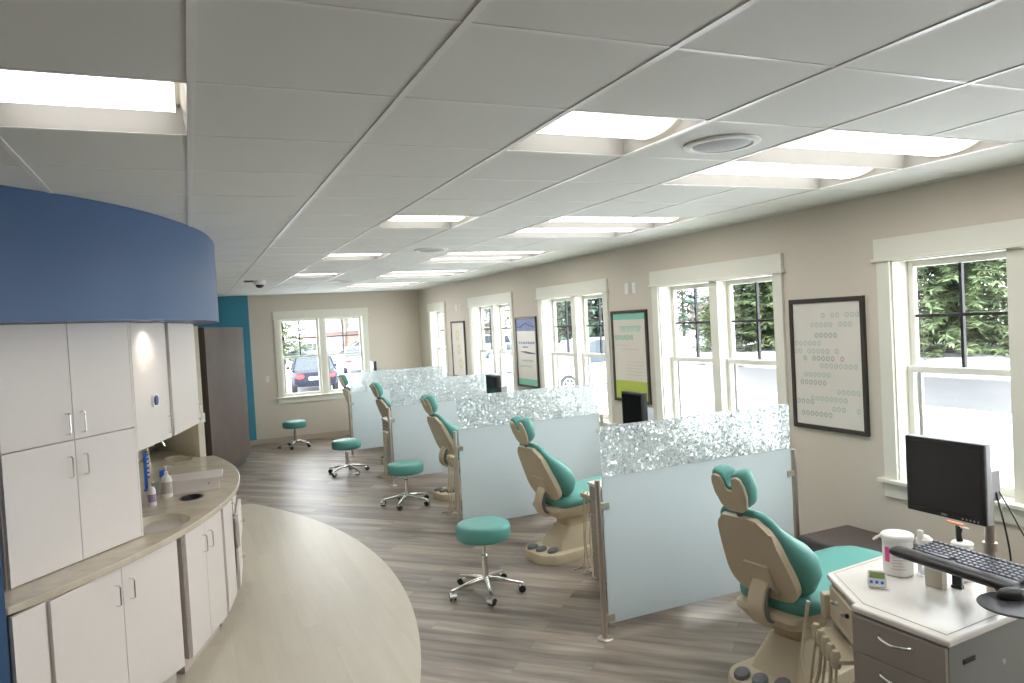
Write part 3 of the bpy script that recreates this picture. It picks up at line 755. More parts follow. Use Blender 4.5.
# ================================================================ PARTITIONS
def partition(y, x0, lab):
    o = empty('glass_partition', (x0, y, 0)); tag(o, lab, 'glass partition', 'frosted glass partitions between the bays')
    x1 = 1.62; t = 0.006
    for k, x in enumerate((0.0, x1 + 0.035)):
        p = MB().lathe([(0.019, 0.0), (0.019, 1.03), (0.015, 1.034)], c=(x, 0, 0), n=20).build('post', STEEL, o, smooth=True)
        MB().lathe([(0.052, 0.0), (0.052, 0.006), (0.046, 0.012), (0.020, 0.014)], c=(x, 0, 0), n=24).build('base_flange', STEEL, p, smooth=True)
        s = 1 if k == 0 else -1
        for z in (0.13, 0.86):
            MB().box((min(x + s * 0.012, x + s * 0.075), -0.014, z - 0.022), (max(x + s * 0.012, x + s * 0.075), 0.014, z + 0.022)).build('clamp', STEEL, p, bevel=0.003)
    MB().box((0.035, -t, 0.095), (x1, t, 1.045)).build('frosted_panel', FROST, o)
    MB().box((0.035, -t, 1.045), (x1, t, 1.372)).build('pebbled_panel', PEBBLE, o)
    return o
partition(4.09, 2.335, 'nearest glass partition, behind the closest teal dental chair')
partition(4.12 + PER, 2.315, 'second glass partition from the front, behind the second dental chair')
partition(4.12 + 2 * PER, 2.33, 'third glass partition from the front, behind the third dental chair')
partition(4.12 + 3 * PER, 2.34, 'farthest glass partition, behind the fourth dental chair')

# ================================================================ DENTAL CHAIRS
def dental_chair():
    r = empty('dental_chair')
    UP = Vector((-math.sin(R(24)), 0, math.cos(R(24)))); NF = Vector((math.cos(R(24)), 0, math.sin(R(24)))); Y = Vector((0, 1, 0)); B = Vector((-0.005, 0, 0.545))
    # floor plate
    pl = []
    for a, b in rrect(-0.20, -0.225, 0.58, 0.225, 0.17, 8): pl.append((a, b * (1.0 if a < 0.1 else 0.92)))
    b_ = MB().rings([[(p[0] * s_, p[1] * s_, z) for p in pl] for s_, z in ((1, 0), (1, 0.055), (0.975, 0.075), (0.93, 0.082))]).build('base', SHELL, r, smooth=True)
    # pedestal wedge, then the lift column
    rs = []
    for z, xa, xb, hw in ((0.08, -0.01, 0.54, 0.155), (0.14, 0.02, 0.52, 0.145), (0.23, 0.09, 0.42, 0.12), (0.26, 0.11, 0.36, 0.11)):
        rs.append([(p[0], p[1], z) for p in rrect(xa, -hw, xb, hw, 0.035)])
    MB().rings(rs).build('pedestal', SHELL, r, smooth=True)
    rs = [[(p[0], p[1], z) for p in rrect(xa, -hw, xb, hw, 0.03)] for z, xa, xb, hw in ((0.24, 0.13, 0.34, 0.095), (0.37, 0.12, 0.36, 0.105))]
    MB().rings(rs).build('lift_column', mat('beige_column', (0.56, 0.46, 0.32), 0.45), r, smooth=True)
    # seat frame
    rs = [[(p[0], p[1], z) for p in rrect(xa, -hw, xb, hw, 0.05)] for z, xa, xb, hw in ((0.345, 0.04, 0.46, 0.12), (0.37, -0.01, 0.52, 0.17), (0.43, -0.06, 0.66, 0.205), (0.455, -0.05, 0.72, 0.21))]
    MB().rings(rs).build('seat_frame', SHELL, r, smooth=True)
    # seat cushion from the hips to the feet
    rs = []
    for x, z, hw, ht in ((0.0, 0.50, 0.16, 0.018), (0.01, 0.50, 0.205, 0.045), (0.04, 0.50, 0.235, 0.06), (0.10, 0.503, 0.255, 0.060), (0.3, 0.505, 0.26, 0.058), (0.5, 0.515, 0.25, 0.055), (0.70, 0.53, 0.235, 0.05), (0.83, 0.54, 0.205, 0.045), (0.92, 0.54, 0.16, 0.038), (0.955, 0.54, 0.11, 0.026), (0.97, 0.54, 0.06, 0.012)):
        rs.append(sring((x, 0, z), (0, 1, 0), (0, 0, 1), hw, ht, 3.2))
    MB().rings(rs).build('seat', TEAL, r, smooth='all')
    # backrest cushion
    rs = []
    for v, off, hw, ht in ((-0.055, 0.10, 0.09, 0.018), (-0.04, 0.105, 0.17, 0.05), (0.0, 0.105, 0.225, 0.078), (0.07, 0.118, 0.262, 0.112), (0.16, 0.118, 0.27, 0.118), (0.24, 0.102, 0.255, 0.10), (0.32, 0.076, 0.225, 0.068), (0.40, 0.052, 0.195, 0.045), (0.46, 0.045, 0.17, 0.038), (0.495, 0.04, 0.14, 0.028), (0.508, 0.038, 0.09, 0.012)):
        rs.append(sring(B + UP * v + NF * off, Y, NF, hw, ht, 2.7))
    MB().rings(rs).build('backrest', TEAL, r, smooth='all')
    # beige back shell (plate with raised centre block)
    Mx = Matrix((Y, UP, -NF)).transposed().to_4x4(); Mx.translation = B - NF * 0.0
    op = [(-0.055, -0.03), (-0.15, -0.02), (-0.20, 0.02), (-0.222, 0.09), (-0.21, 0.20), (-0.185, 0.36), (-0.165, 0.43), (-0.12, 0.475), (-0.11, 0.49), (0.11, 0.49), (0.12, 0.475), (0.165, 0.43), (0.185, 0.36), (0.21, 0.20), (0.222, 0.09), (0.20, 0.02), (0.15, -0.02), (0.055, -0.03)]
    for _ in range(2):                                   # round the outline
        op = [q for i in range(len(op)) for q in ((op[i][0] * .75 + op[(i + 1) % len(op)][0] * .25, op[i][1] * .75 + op[(i + 1) % len(op)][1] * .25), (op[i][0] * .25 + op[(i + 1) % len(op)][0] * .75, op[i][1] * .25 + op[(i + 1) % len(op)][1] * .75))]
    sh = MB().mprism(Mx, op, -0.03, 0.012).build('back_shell', SHELL, r, bevel=0.010, seg=3)
    MB().mprism(Mx, rrect(-0.085, 0.00, 0.085, 0.20, 0.02), 0.010, 0.026).build('shell_block', SHELL, sh, bevel=0.006)
    MB().mprism(Mx, rrect(-0.19, 0.33, -0.165, 0.42, 0.008), 0.0, 0.014).build('latch', SHELL, sh, bevel=0.002)
    # neck bar and headrest
    hb = B + UP * 0.50
    HU = Vector((-math.sin(R(20)), 0, math.cos(R(20)))); HN = Vector((math.cos(R(20)), 0, math.sin(R(20))))
    MB().tube([B + UP * 0.42 + NF * 0.01, hb + HU * 0.08 + HN * 0.02], 0.022, 10).build('neck_bar', GREY_PED, r, smooth=True)
    hc = hb + HU * 0.025
    def notch(w_, v0, v1, nd, nw, k=6):
        # closed outline with a U notch in the top edge
        L_ = [(-w_ * 0.45, v0), (-w_ * 0.8, v0 + 0.03), (-w_, v0 + 0.10), (-w_ * 1.0, v1 - 0.05), (-w_ * 0.88, v1 - 0.01), (-w_ * 0.66, v1), (-nw * 1.35, v1 - 0.01), (-nw, v1 - 0.04), (-nw * 0.9, v1 - nd + 0.015), (-nw * 0.45, v1 - nd)]
        return L_ + [(-a, b) for a, b in reversed(L_)]
    Mh = Matrix((Y, HU, -HN)).transposed().to_4x4(); Mh.translation = hc
    hp = MB()
    # cushion as stacked notched outlines growing then shrinking
    rs = []
    for d_, s_ in ((0.000, 0.90), (-0.012, 0.98), (-0.04, 1.04), (-0.065, 1.0), (-0.085, 0.90), (-0.098, 0.72), (-0.104, 0.48)):
        ol = notch(0.116, 0.010, 0.228, 0.088, 0.026)
        cyv = 0.118
        rs.append([Mh @ Vector((p[0] * s_, cyv + (p[1] - cyv) * s_, d_)) for p in ol])
    # side faces
    o_h = MB().rings(rs, cap=False)
    base = len(o_h.v); ol0 = rs[-1]
    t = tessellate_polygon([[Vector((p[0], p[1], 0)) for p in notch(0.116, 0.010, 0.228, 0.088, 0.026)]])
    n_ = len(ol0)
    for tri in t: o_h.f.append(tuple((len(rs) - 1) * n_ + i for i in tri)); o_h.f.append(tuple(i for i in reversed(tri)))
    o_h.build('headrest', TEAL, r, smooth='all')
    MB().mprism(Mh, [(a * 1.0, b) for a, b in notch(0.107, 0.0, 0.212, 0.088, 0.028)], -0.004, 0.014).build('headrest_shell', SHELL, r, bevel=0.006)
    # curved arm joining back and seat frame
    path = bez([(-0.045, 0, 0.62), (-0.085, 0, 0.56), (-0.105, 0, 0.49), (-0.085, 0, 0.42), (-0.03, 0, 0.385)], 6)
    rs = []
    for i, p in enumerate(path):
        d_ = (path[min(i + 1, len(path) - 1)] - path[max(i - 1, 0)]).normalized(); nn = Vector((d_.z, 0, -d_.x))
        rs.append(sring(p, (0, 1, 0), nn, 0.052, 0.022, 3.5, 16))
    MB().rings(rs).build('recline_arm', SHELL, r, smooth=True)
    rs = [sring(Vector(p) + Vector((0.016, 0, 0)), (0, 1, 0), (1, 0, 0), 0.062, 0.02, 3, 14) for p in path[3:-3]]
    MB().rings(rs).build('arm_gap_band', GREY_PED, r, smooth=True)  # dark grey band in the gap at the arm
    # foot pedals
    for px, py in ((-0.125, 0.10), (-0.105, -0.005), (-0.055, -0.11)):
        MB().rings([[(px + (q[0]) * s_, py + (q[1]) * s_, z) for q in ell(0, 0, 0.065, 0.042, 0.5)] for s_, z in ((1, 0.081), (1, 0.095), (0.9, 0.104), (0.6, 0.107))]).build('pedal', GREY_PED, r, smooth=True)
    return r
CH = dental_chair(); CX, CY = 2.785, 3.08
CLAB = ['nearest teal dental chair with beige shell, beside the white-topped desk', 'second dental chair from the front, beyond the nearest glass partition',
        'third dental chair from the front, seen past the second partition', 'fourth dental chair from the front, beyond the third glass partition',
        'farthest teal dental chair, only its headrest showing near the far window']
for k in range(5):
    c = CH if k == 0 else copy_tree(CH)
    c.location = (CX, CY + PER * k, 0); c.rotation_euler.z = R(8); tag(c, CLAB[k], 'dental chair', 'dental chairs along the window wall')

# ================================================================ STOOLS
def stool():
    r = empty('stool')
    rs = [(0.05, -0.092), (0.175, -0.092), (0.190, -0.086), (0.199, -0.075), (0.201, -0.05), (0.200, -0.022), (0.192, -0.008), (0.178, -0.001), (0.10, 0.003), (0.001, 0.004)]
    MB().lathe(rs, n=48).build('seat', TEAL, r, smooth='all').location.z = 0.5
    r.children[0].scale = (1.05, 1.05, 1.35)
    MB().lathe([(0.07, -0.006), (0.07, 0.0)], c=(0, 0, 0.385), n=20).build('seat_plate', BLACK, r, smooth=True)
    MB().lathe([(0.013, 0.24), (0.013, 0.405)], n=16).build('piston', CHROME, r, smooth=True)
    MB().lathe([(0.034, 0.075), (0.034, 0.10), (0.026, 0.13), (0.024, 0.29), (0.018, 0.297), (0.016, 0.300)], n=20).build('column', CHROME, r, smooth=True)
    for k in range(5):
        a = R(20 + 72 * k); d = Vector((math.cos(a), math.sin(a), 0)); n = Vector((-d.y, d.x, 0)); Z = Vector((0, 0, 1))
        rs = [sring(d * q + Z * z, n, Z, hw, ht, 3, 12) for q, z, hw, ht in ((0.02, 0.108, 0.022, 0.022), (0.10, 0.102, 0.019, 0.018), (0.20, 0.086, 0.015, 0.013), (0.275, 0.074, 0.013, 0.011), (0.292, 0.072, 0.010, 0.008))]
        leg = MB().rings(rs).build('leg', CHROME, r, smooth=True)
        c = d * 0.28 + Z * 0.028
        cs = MB()
        a2 = a + 0.9 + k; w = Vector((math.cos(a2), math.sin(a2), 0)); m = Matrix((Vector((-w.y, w.x, 0)), w, Z)).transposed().to_4x4(); m.translation = c
        t = MB().lathe([(0.010, -0.024), (0.026, -0.024), (0.028, -0.020), (0.028, -0.008), (0.018, -0.006), (0.018, 0.006), (0.028, 0.008), (0.028, 0.020), (0.026, 0.024), (0.010, 0.024)], axis='Y', n=18)
        cs.add([m @ Vector(v) for v in t.v], t.f); cst = cs.build('caster', BLACK, leg, smooth=True)
        t = MB().tube([c + w * 0.0 + Z * 0.01, c + Z * 0.040], 0.008); t.build('stem', CHROME, leg, smooth=True)
        hd = MB(); pts = []
        hd2 = []
        for q in range(9):
            t2 = R(-10 + 25 * q); hd2.append([m @ Vector((0.031 * math.cos(t2), yy, 0.031 * math.sin(t2))) for yy in (-0.026, 0.026)])
        vs = [p for row in hd2 for p in row]; hd.add(vs, [(2 * q, 2 * q + 1, 2 * q + 3, 2 * q + 2) for q in range(8)])
        hd.build('caster_hood', CHROME, leg, smooth='all')
    return r
ST = stool()
for k, (x, y, z, rz, lab) in enumerate([(1.98, 5.27, 0.548, 0.36, 'nearest round teal stool on chrome five-star base'),
        (2.225, 8.38, 0.495, 0.0, 'second round teal stool from the front, beside the second partition'),
        (2.00, 10.76, 0.485, 0.9, 'third round teal stool from the front, in the aisle'),
        (1.655, 13.80, 0.485, 0.2, 'farthest round teal stool, against the far wall below the window')]):
    c = ST if k == 0 else copy_tree(ST)
    c.location = (x, y, 0); c.rotation_euler.z = rz; tag(c, lab, 'stool', 'teal operator stools')
    dz = z - 0.504
    for ch in c.children:
        nm = ch.name.split('.')[0]
        if nm in ('seat', 'seat_plate', 'piston'): ch.location.z = {'seat': 0.5}.get(nm, 0) + dz

# ================================================================ NEAR DESK (delivery cabinet)
d = empty('dental_cabinet', (0, 0, 0)); tag(d, 'grey drawer cabinet with white top and beige instrument hoses, nearest the camera', 'cabinet')
top = [(2.556, 1.874), (3.42, 1.874), (3.42, 2.64), (2.803, 2.625), (2.60, 2.315), (2.565, 2.31)]
MB().prism(top, 0.752, 0.782).build('top', DESKTOP, d, bevel=0.010, seg=3)
tr_ = [(2.60, 1.91), (3.38, 1.91), (3.38, 2.61), (2.825, 2.60), (2.615, 2.285)]
def ins(poly, s):
    cx_, cy_ = 3.0, 2.27; return [(cx_ + (p[0] - cx_) * s, cy_ + (p[1] - cy_) * s) for p in poly]
MB().prism(tr_, 0.7822, 0.7835, [ins(tr_, 0.990)]).build('top_inlay_line', mat('beige_line', (0.45, 0.38, 0.33), .5), d)
MB().prism([(2.575, 1.89), (3.40, 1.89), (3.40, 2.30), (2.575, 2.30)], 0.06, 0.752).build('body', TAUPE_SIDE, d, bevel=0.003)
MB().box((2.60, 1.93, 0.0), (3.36, 2.28, 0.06)).build('toe_kick', BLACK, d)
MB().prism([(2.66, 2.302), (3.40, 2.302), (3.40, 2.62), (2.83, 2.62)], 0.50, 0.752).build('instrument_housing', TAUPE, d, bevel=0.003)
z = 0.745
for k, h in enumerate((0.155, 0.155, 0.165, 0.195)):
    dr = MB().box((2.556, 1.893, z - h + 0.004), (2.575, 2.297, z)).build('drawer', TAUPE, d, bevel=0.002)
    zc = z - 0.045
    MB().tube(bez([(2.556, 2.02, zc), (2.538, 2.035, zc - 0.004), (2.530, 2.095, zc - 0.012), (2.538, 2.155, zc - 0.004), (2.556, 2.17, zc)], 5), 0.0055).build('handle', CHROME, dr, smooth=True)
    z -= h
MB().box((2.66, 1.884, 0.66), (2.735, 1.889, 0.678)).build('name_badge', BLACK, d, bevel=0.001)
MB().lathe([(0.012, 0), (0.011, -0.004), (0.006, -0.006)], c=(2.93, 1.89, 0.60), axis='Y', n=16).build('screw_cap', SILVER, d, smooth=True)
# slanted control face with knobs and the instrument holders below it
a, b = Vector((2.605, 2.320, 0)), Vector((2.805, 2.615, 0)); dd = (b - a); L_ = dd.length; dd.normalize(); nn = Vector((-dd.y, dd.x, 0))
Mc = Matrix((dd, -nn, Vector((0, 0, 1)))).transposed().to_4x4(); Mc.translation = a
cp = MB().mbox(Mc, (0.02, -0.006, 0.575), (L_ - 0.02, 0.06, 0.735)).build('control_panel', SHELL, d, bevel=0.006)
for q in range(4):
    t = MB().lathe([(0.010, 0.0), (0.010, -0.012), (0.006, -0.014)], c=(0.07 + q * 0.07, -0.006, 0.69 - 0.02 * (q % 2)), axis='Y', n=14)
    MB().add([Mc @ Vector(v) for v in t.v], t.f).build('knob', SILVER if q else BLACK, cp, smooth=True)
mb = MB()
for q in range(5): mb.mbox(Mc, (0.05 + q * 0.055, -0.0075, 0.60), (0.075 + q * 0.055, -0.006, 0.65))
mb.build('panel_mark', TUBE, cp)
hb_ = MB().mbox(Mc, (0.0, -0.07, 0.50), (L_, 0.02, 0.52)).build('holder_bar', TUBE, d, bevel=0.003)
random.seed(8)
for q in range(5):
    x = 0.04 + q * 0.072
    t = MB().lathe([(0.016, 0.47), (0.021, 0.48), (0.021, 0.53), (0.014, 0.548)], c=(x, -0.075, 0), n=14)
    hd_ = MB().add([Mc @ Vector(v) for v in t.v], t.f).build('instrument_holder', TUBE, hb_, smooth=True)
    sw = (-0.10, -0.03, 0.0, 0.04, 0.09)[q] if q > 2 else (0.0, 0.02, 0.06)[q]
    pts = bez([Mc @ Vector(p) for p in ((x, -0.075, 0.48), (x + sw * .5, -0.085, 0.34), (x + sw, -0.09 - 0.03 * (q % 2), 0.18), (x + sw * 1.2 + 0.03, -0.07, 0.09), (x + sw + 0.06, 0.04, 0.12))], 7)
    MB().tube(pts, 0.0085 if q % 2 else 0.0065).build('hose', TUBE, hd_, smooth=True)
# drop hose that hangs beyond the cabinet
MB().tube(bez([(2.755, 2.70, 0.63), (2.745, 2.715, 0.50), (2.70, 2.70, 0.36), (2.63, 2.60, 0.20), (2.60, 2.52, 0.02)], 8), 0.009).build('hose', TUBE, d, smooth=True)
MB().mbox(Mc, (L_ - 0.01, -0.03, 0.56), (L_ + 0.05, 0.03, 0.68)).build('suction_holder', TUBE, d, bevel=0.006)

_a = R(4); _P = Vector((2.556, 1.874, 0)); d.rotation_euler.z = _a
d.location = _P - Matrix.Rotation(_a, 3, 'Z') @ _P
# monitor on its pole
def monitor(x, y0, y1, z0, z1, lab, brand=False, tilt=0.0, pole_z=0.783, sil=True):
    o = empty('computer_monitor', (x, (y0 + y1) / 2, pole_z)); tag(o, lab, 'monitor', 'computer monitors')
    hw = (y1 - y0) / 2; za, zb = z0 - pole_z, z1 - pole_z; PY = -0.10 if brand else 0.0
    MB().box((0.0, -hw, za), (0.035, hw, zb)).build('back_housing', SILVER if sil else BLACK, o, bevel=0.004)
    MB().box((-0.012, -hw + 0.002, za + 0.001), (0.0, hw - 0.002, zb - 0.001)).build('bezel', BLACK, o, bevel=0.003)
    MB().box((-0.0128, -hw + 0.016, za + 0.026), (-0.011, hw - 0.016, zb - 0.018)).build('screen', SCREEN, o)
    MB().lathe([(0.020, 0.0), (0.020, zb - 0.14)], c=(0.13, PY, 0), n=16).build('pole', STEEL, o, smooth=True)
    MB().lathe([(0.04, 0.0), (0.04, 0.008), (0.022, 0.012)], c=(0.13, PY, 0), n=20).build('pole_foot', STEEL, o, smooth=True)
    MB().box((0.035, PY - 0.04, zb - 0.26), (0.155, PY + 0.04, zb - 0.13)).build('bracket', SILVER, o, bevel=0.004)
    if brand:
        mt = Matrix.Translation((-0.0125, 0, za + 0.013)) @ Matrix.Rotation(-PI / 2, 4, 'Z') @ Matrix.Rotation(PI / 2, 4, 'X')
        text_mesh('brand_mark', 'DELL', 0.013, SILVER, o, mt)
        for q in range(5): MB().box((-0.0130, -hw + 0.03 + q * 0.017, za + 0.009), (-0.0118, -hw + 0.036 + q * 0.017, za + 0.016)).build('button', SILVER, o)
        MB().tube(bez([(0.12, -0.14, zb - 0.22), (0.13, -0.17, 0.30), (0.14, -0.18, 0.16), (0.13, -0.17, 0.02)], 6), 0.004).build('cable', BLACK, o, smooth=True)
        MB().tube(bez([(0.14, -0.14, zb - 0.22), (0.18, -0.18, 0.34), (0.21, -0.22, 0.20), (0.20, -0.22, 0.01)], 6), 0.003).build('cable', BLACK, o, smooth=True)
        MB().lathe([(0.028, 0.20), (0.028, 0.235)], c=(0.13, PY, 0), n=16).build('collar', STEEL, o, smooth=True)
    return o
monitor(2.97, 1.985, 2.35, 1.125, 1.465, 'black flat monitor on a pole above the near desk', brand=True)
monitor(3.0, 4.52, 4.80, 1.18, 1.50, 'dark monitor showing above the nearest glass partition beside the lime poster', pole_z=0.80, sil=False)
monitor(3.0, 7.27, 7.60, 1.18, 1.50, 'dark monitor showing above the second glass partition', pole_z=0.80, sil=False)
monitor(2.95, 12.78, 13.10, 1.16, 1.50, 'dark monitor showing above the farthest partition by the far window', pole_z=0.80, sil=False)

# keyboard tray with keyboard, wrist rest and round mouse platform, held by an arm on the pole
kt = empty('keyboard_tray', (2.86, 2.015, 0.965), R(-2)); tag(kt, 'black keyboard tray with wrist rest hovering over the desk on an arm', 'keyboard tray')
MB().box((-0.085, -0.26, 0.0), (0.125, 0.26, 0.008)).build('tray', BLACK, kt, bevel=0.003)
MB().rings([sring((-0.085, yy, 0.018), (1, 0, 0), (0, 0, 1), a_, b_, 2.6, 16) for yy, a_, b_ in ((-0.268, 0.02, 0.008), (-0.262, 0.036, 0.017), (-0.24, 0.042, 0.020), (0.24, 0.042, 0.020), (0.262, 0.036, 0.017), (0.268, 0.02, 0.008))]).build('wrist_rest', mat('black_gel', (0.02, 0.018, 0.018), 0.4), kt, smooth=True)
MB().tube([(0.05, -0.02, -0.012), (0.22, 0.13, -0.012)], 0.014).build('arm', BLACK, kt, smooth=True)
MB().tube([(0.0, -0.10, -0.010), (-0.2, -0.32, -0.012)], 0.008).build('mouse_arm', BLACK, kt, smooth=True)
mp = MB().lathe([(0.001, -0.008), (0.122, -0.008), (0.125, -0.004), (0.122, 0.0), (0.001, 0.0)], c=(-0.17, -0.325, -0.005), n=44).build('mouse_platform', mat('grey_platform', (0.06, 0.062, 0.07), 0.35), kt, smooth=True)
kb = empty('keyboard', (2.86, 2.015, 0.974), R(-2)); tag(kb, 'black computer keyboard lying on the tray over the desk', 'keyboard')
body = MB().add([(x_, y_, z_) for x_, y_, z_ in ((-0.038, -0.235, 0), (0.122, -0.235, 0), (0.122, 0.235, 0), (-0.038, 0.235, 0), (-0.038, -0.235, 0.012), (0.122, -0.235, 0.026), (0.122, 0.235, 0.026), (-0.038, 0.235, 0.012))], [(0,3,2,1),(4,5,6,7),(0,1,5,4),(1,2,6,5),(2,3,7,6),(3,0,4,7)]).build('body', BLACK, kb, bevel=0.003)
for q in range(6):                     # rows from front to back, keys along y
    xx = -0.028 + q * 0.0235 + (0.006 if q == 5 else 0); n_k = 18
    for j in range(n_k):
        yy = 0.225 - j * 0.0255
        if q == 0 and 3 <= j <= 7: continue
        zz = 0.0125 + (xx + 0.038) * 0.0875
        MB().add([(xx, yy - 0.021, zz), (xx + 0.020, yy - 0.021, zz + 0.0017), (xx + 0.020, yy, zz + 0.0017), (xx, yy, zz), (xx + 0.003, yy - 0.018, zz + 0.007), (xx + 0.017, yy - 0.018, zz + 0.008), (xx + 0.017, yy - 0.003, zz + 0.008), (xx + 0.003, yy - 0.003, zz + 0.007)], [(0,3,2,1),(4,5,6,7),(0,1,5,4),(1,2,6,5),(2,3,7,6),(3,0,4,7)]).build('key', KEYS, body)
MB().add([(-0.027, 0.054, 0.013), (-0.008, 0.054, 0.0146), (-0.008, 0.147, 0.0146), (-0.027, 0.147, 0.013), (-0.025, 0.056, 0.020), (-0.010, 0.056, 0.021), (-0.010, 0.145, 0.021), (-0.025, 0.145, 0.020)][:8], [(0,3,2,1),(4,5,6,7),(0,1,5,4),(1,2,6,5),(2,3,7,6),(3,0,4,7)]).build('space_bar', KEYS, body)
ms = empty('computer_mouse', (2.715, 1.735, 0.961), -0.45); tag(ms, 'black computer mouse on the round platform at the desk edge', 'mouse')
MB().rings([[(p[0] * s_, p[1] * s_, z_) for p in ell(0, 0, 0.055, 0.031)] for s_, z_ in ((0.9, 0), (1, 0.008), (0.97, 0.02), (0.82, 0.031), (0.55, 0.037), (0.15, 0.039))]).build('body', BLACK, ms, smooth='all')
MB().lathe([(0.008, -0.003), (0.008, 0.003)], c=(0.028, 0, 0.034), axis='Y', n=12).build('wheel', GREY_PED, ms, smooth=True)

# things on the desk
DZ = 0.784
o = empty('wipes_canister', (3.02, 2.46, DZ)); tag(o, 'large white wipes canister with pink label stripe on the desk', 'canister')
MB().lathe([(0.062, 0), (0.066, 0.004), (0.066, 0.165), (0.064, 0.168)], n=36).build('body', WHITE, o, smooth=True)
MB().lathe([(0.070, 0.165), (0.072, 0.168), (0.072, 0.185), (0.066, 0.191), (0.03, 0.193), (0.001, 0.193)], n=36).build('lid', WHITE, o, smooth=True)
def arc_patch(r_, a0, a1, z0, z1, m, par, nm, n=10):
    vs = []
    for q in range(n + 1):
        t = R(a0 + (a1 - a0) * q / n); vs += [(r_ * math.cos(t), r_ * math.sin(t), z0), (r_ * math.cos(t), r_ * math.sin(t), z1)]
    return MB().add(vs, [(2 * q, 2 * q + 2, 2 * q + 3, 2 * q + 1) for q in range(n)]).build(nm, m, par, smooth='all')
arc_patch(0.0668, 165, 188, 0.065, 0.135, PINK, o, 'pink_stripe')
for q in range(6): arc_patch(0.0668, 195 + 4 * (q % 2), 250 - 6 * (q % 3), 0.035 + q * 0.014, 0.038 + q * 0.014, mat('rose_ink', (0.6, 0.35, 0.42), 0.5), o, 'label_line')
arc_patch(0.0668, 192, 232, 0.128, 0.136, PINK, o, 'label_line'); arc_patch(0.0668, 240, 256, 0.085, 0.10, RED, o, 'label_mark')
MB().tube([(-0.04, 0.03, 0.19), (-0.085, 0.045, 0.175), (-0.10, 0.05, 0.165)], [0.006, 0.007, 0.005]).build('wipe_tab', WHITE, o, smooth=True)
o = empty('spray_bottle', (3.10, 2.38, DZ)); tag(o, 'clear squeeze bottle with white cap behind the keyboard tray', 'bottle')
MB().lathe([(0.028, 0), (0.031, 0.005), (0.031, 0.12), (0.020, 0.145), (0.012, 0.15)], n=24).build('body', CLEARP, o, smooth=True)
MB().lathe([(0.022, 0.146), (0.034, 0.150), (0.036, 0.170), (0.02, 0.185), (0.012, 0.187)], n=24).build('cap', WHITE, o, smooth=True)
MB().box((-0.035, -0.010, 0.17), (-0.012, 0.012, 0.215)).build('nozzle', WHITE, o, bevel=0.004)
o = empty('cream_box', (3.01, 2.26, DZ), 0.15); tag(o, 'small upright cream box in front of the keyboard tray', 'box')
MB().box((-0.022, -0.038, 0), (0.022, 0.038, 0.078)).build('body', SHELL if False else mat('cream_card', (0.70, 0.65, 0.53), 0.5), o, bevel=0.002)
MB().box((-0.024, -0.040, 0.078), (0.024, 0.040, 0.090)).build('lid', WHITE, o, bevel=0.002)
o = empty('tape_block', (3.07, 2.20, DZ), 0.3); tag(o, 'small black block between cream box and orange-banded jar', 'block')
MB().box((-0.018, -0.022, 0), (0.018, 0.022, 0.012)).build('base', BLACK, o, bevel=0.002)
MB().box((-0.012, -0.020, 0.012), (0.012, 0.020, 0.055)).build('body', BLACK, o, bevel=0.004)
MB().box((-0.013, -0.021, 0.055), (0.013, 0.021, 0.063)).build('blue_lid', BLUEP, o, bevel=0.002)
o = empty('jar', (3.18, 2.25, DZ)); tag(o, 'white jar with orange band and blue lettering under the keyboard', 'jar')
MB().lathe([(0.038, 0), (0.042, 0.005), (0.042, 0.135), (0.036, 0.15)], n=28).build('body', WHITE, o, smooth=True)
arc_patch(0.0426, 100, 300, 0.028, 0.036, ORANGE, o, 'orange_band', 20)
for q in range(3): arc_patch(0.0426, 165, 240 - 15 * q, 0.055 + q * 0.02, 0.063 + q * 0.02, NAVY, o, 'label_line')
MB().lathe([(0.044, 0.15), (0.046, 0.153), (0.046, 0.17), (0.04, 0.175), (0.001, 0.175)], n=28).build('lid', WHITE, o, smooth=True)
o = empty('safety_scissors', (3.18, 2.26, DZ + 0.176)); tag(o, 'black tool with orange and white blades standing on the jar', 'tool')
MB().tube([(0, 0, 0.0), (0.0, 0.005, 0.03), (0.0, 0.0, 0.07)], [0.014, 0.012, 0.016]).build('grip', BLACK, o, smooth=True)
MB().rings([sring((0, yy, 0.078 + 0.10 * abs(yy - 0.01) * 0.4), (1, 0, 0), (0, 0, 1), a_, 0.004, 2.5, 12) for yy, a_ in ((-0.025, 0.006), (0.0, 0.012), (0.03, 0.012), (0.06, 0.005))]).build('orange_blade', ORANGE, o, smooth=True)
MB().rings([sring((0, yy, 0.066), (1, 0, 0), (0, 0, 1), a_, 0.004, 2.5, 12) for yy, a_ in ((-0.045, 0.004), (-0.02, 0.011), (0.0, 0.008))]).build('white_blade', WHITE, o, smooth=True)
o = empty('kitchen_timer', (2.79, 2.385, DZ), R(-55)); o.scale = (1.12, 1.12, 1.12); tag(o, 'small white digital timer with green display and blue buttons', 'timer')
TM = Matrix.Rotation(R(-32), 4, 'X')
MB().mprism(Matrix.Translation((0, 0, 0.031)) @ TM @ Matrix.Rotation(PI / 2, 4, 'X'), rrect(-0.035, -0.030, 0.035, 0.033, 0.008), -0.011, 0.011).build('case', WHITE, o, bevel=0.003)
tb = Matrix.Translation((0, 0, 0.031)) @ TM
MB().mbox(tb, (-0.028, -0.0125, 0.002), (0.028, -0.0105, 0.026)).build('display', LCD, o)
for q in range(3):
    t = MB().lathe([(0.006, 0.0), (0.006, -0.003)], c=(-0.02 + q * 0.02, -0.011, -0.014), axis='Y', n=14)
    MB().add([tb @ Vector(v) for v in t.v], t.f).build('button', BLUEP, o, smooth=True)

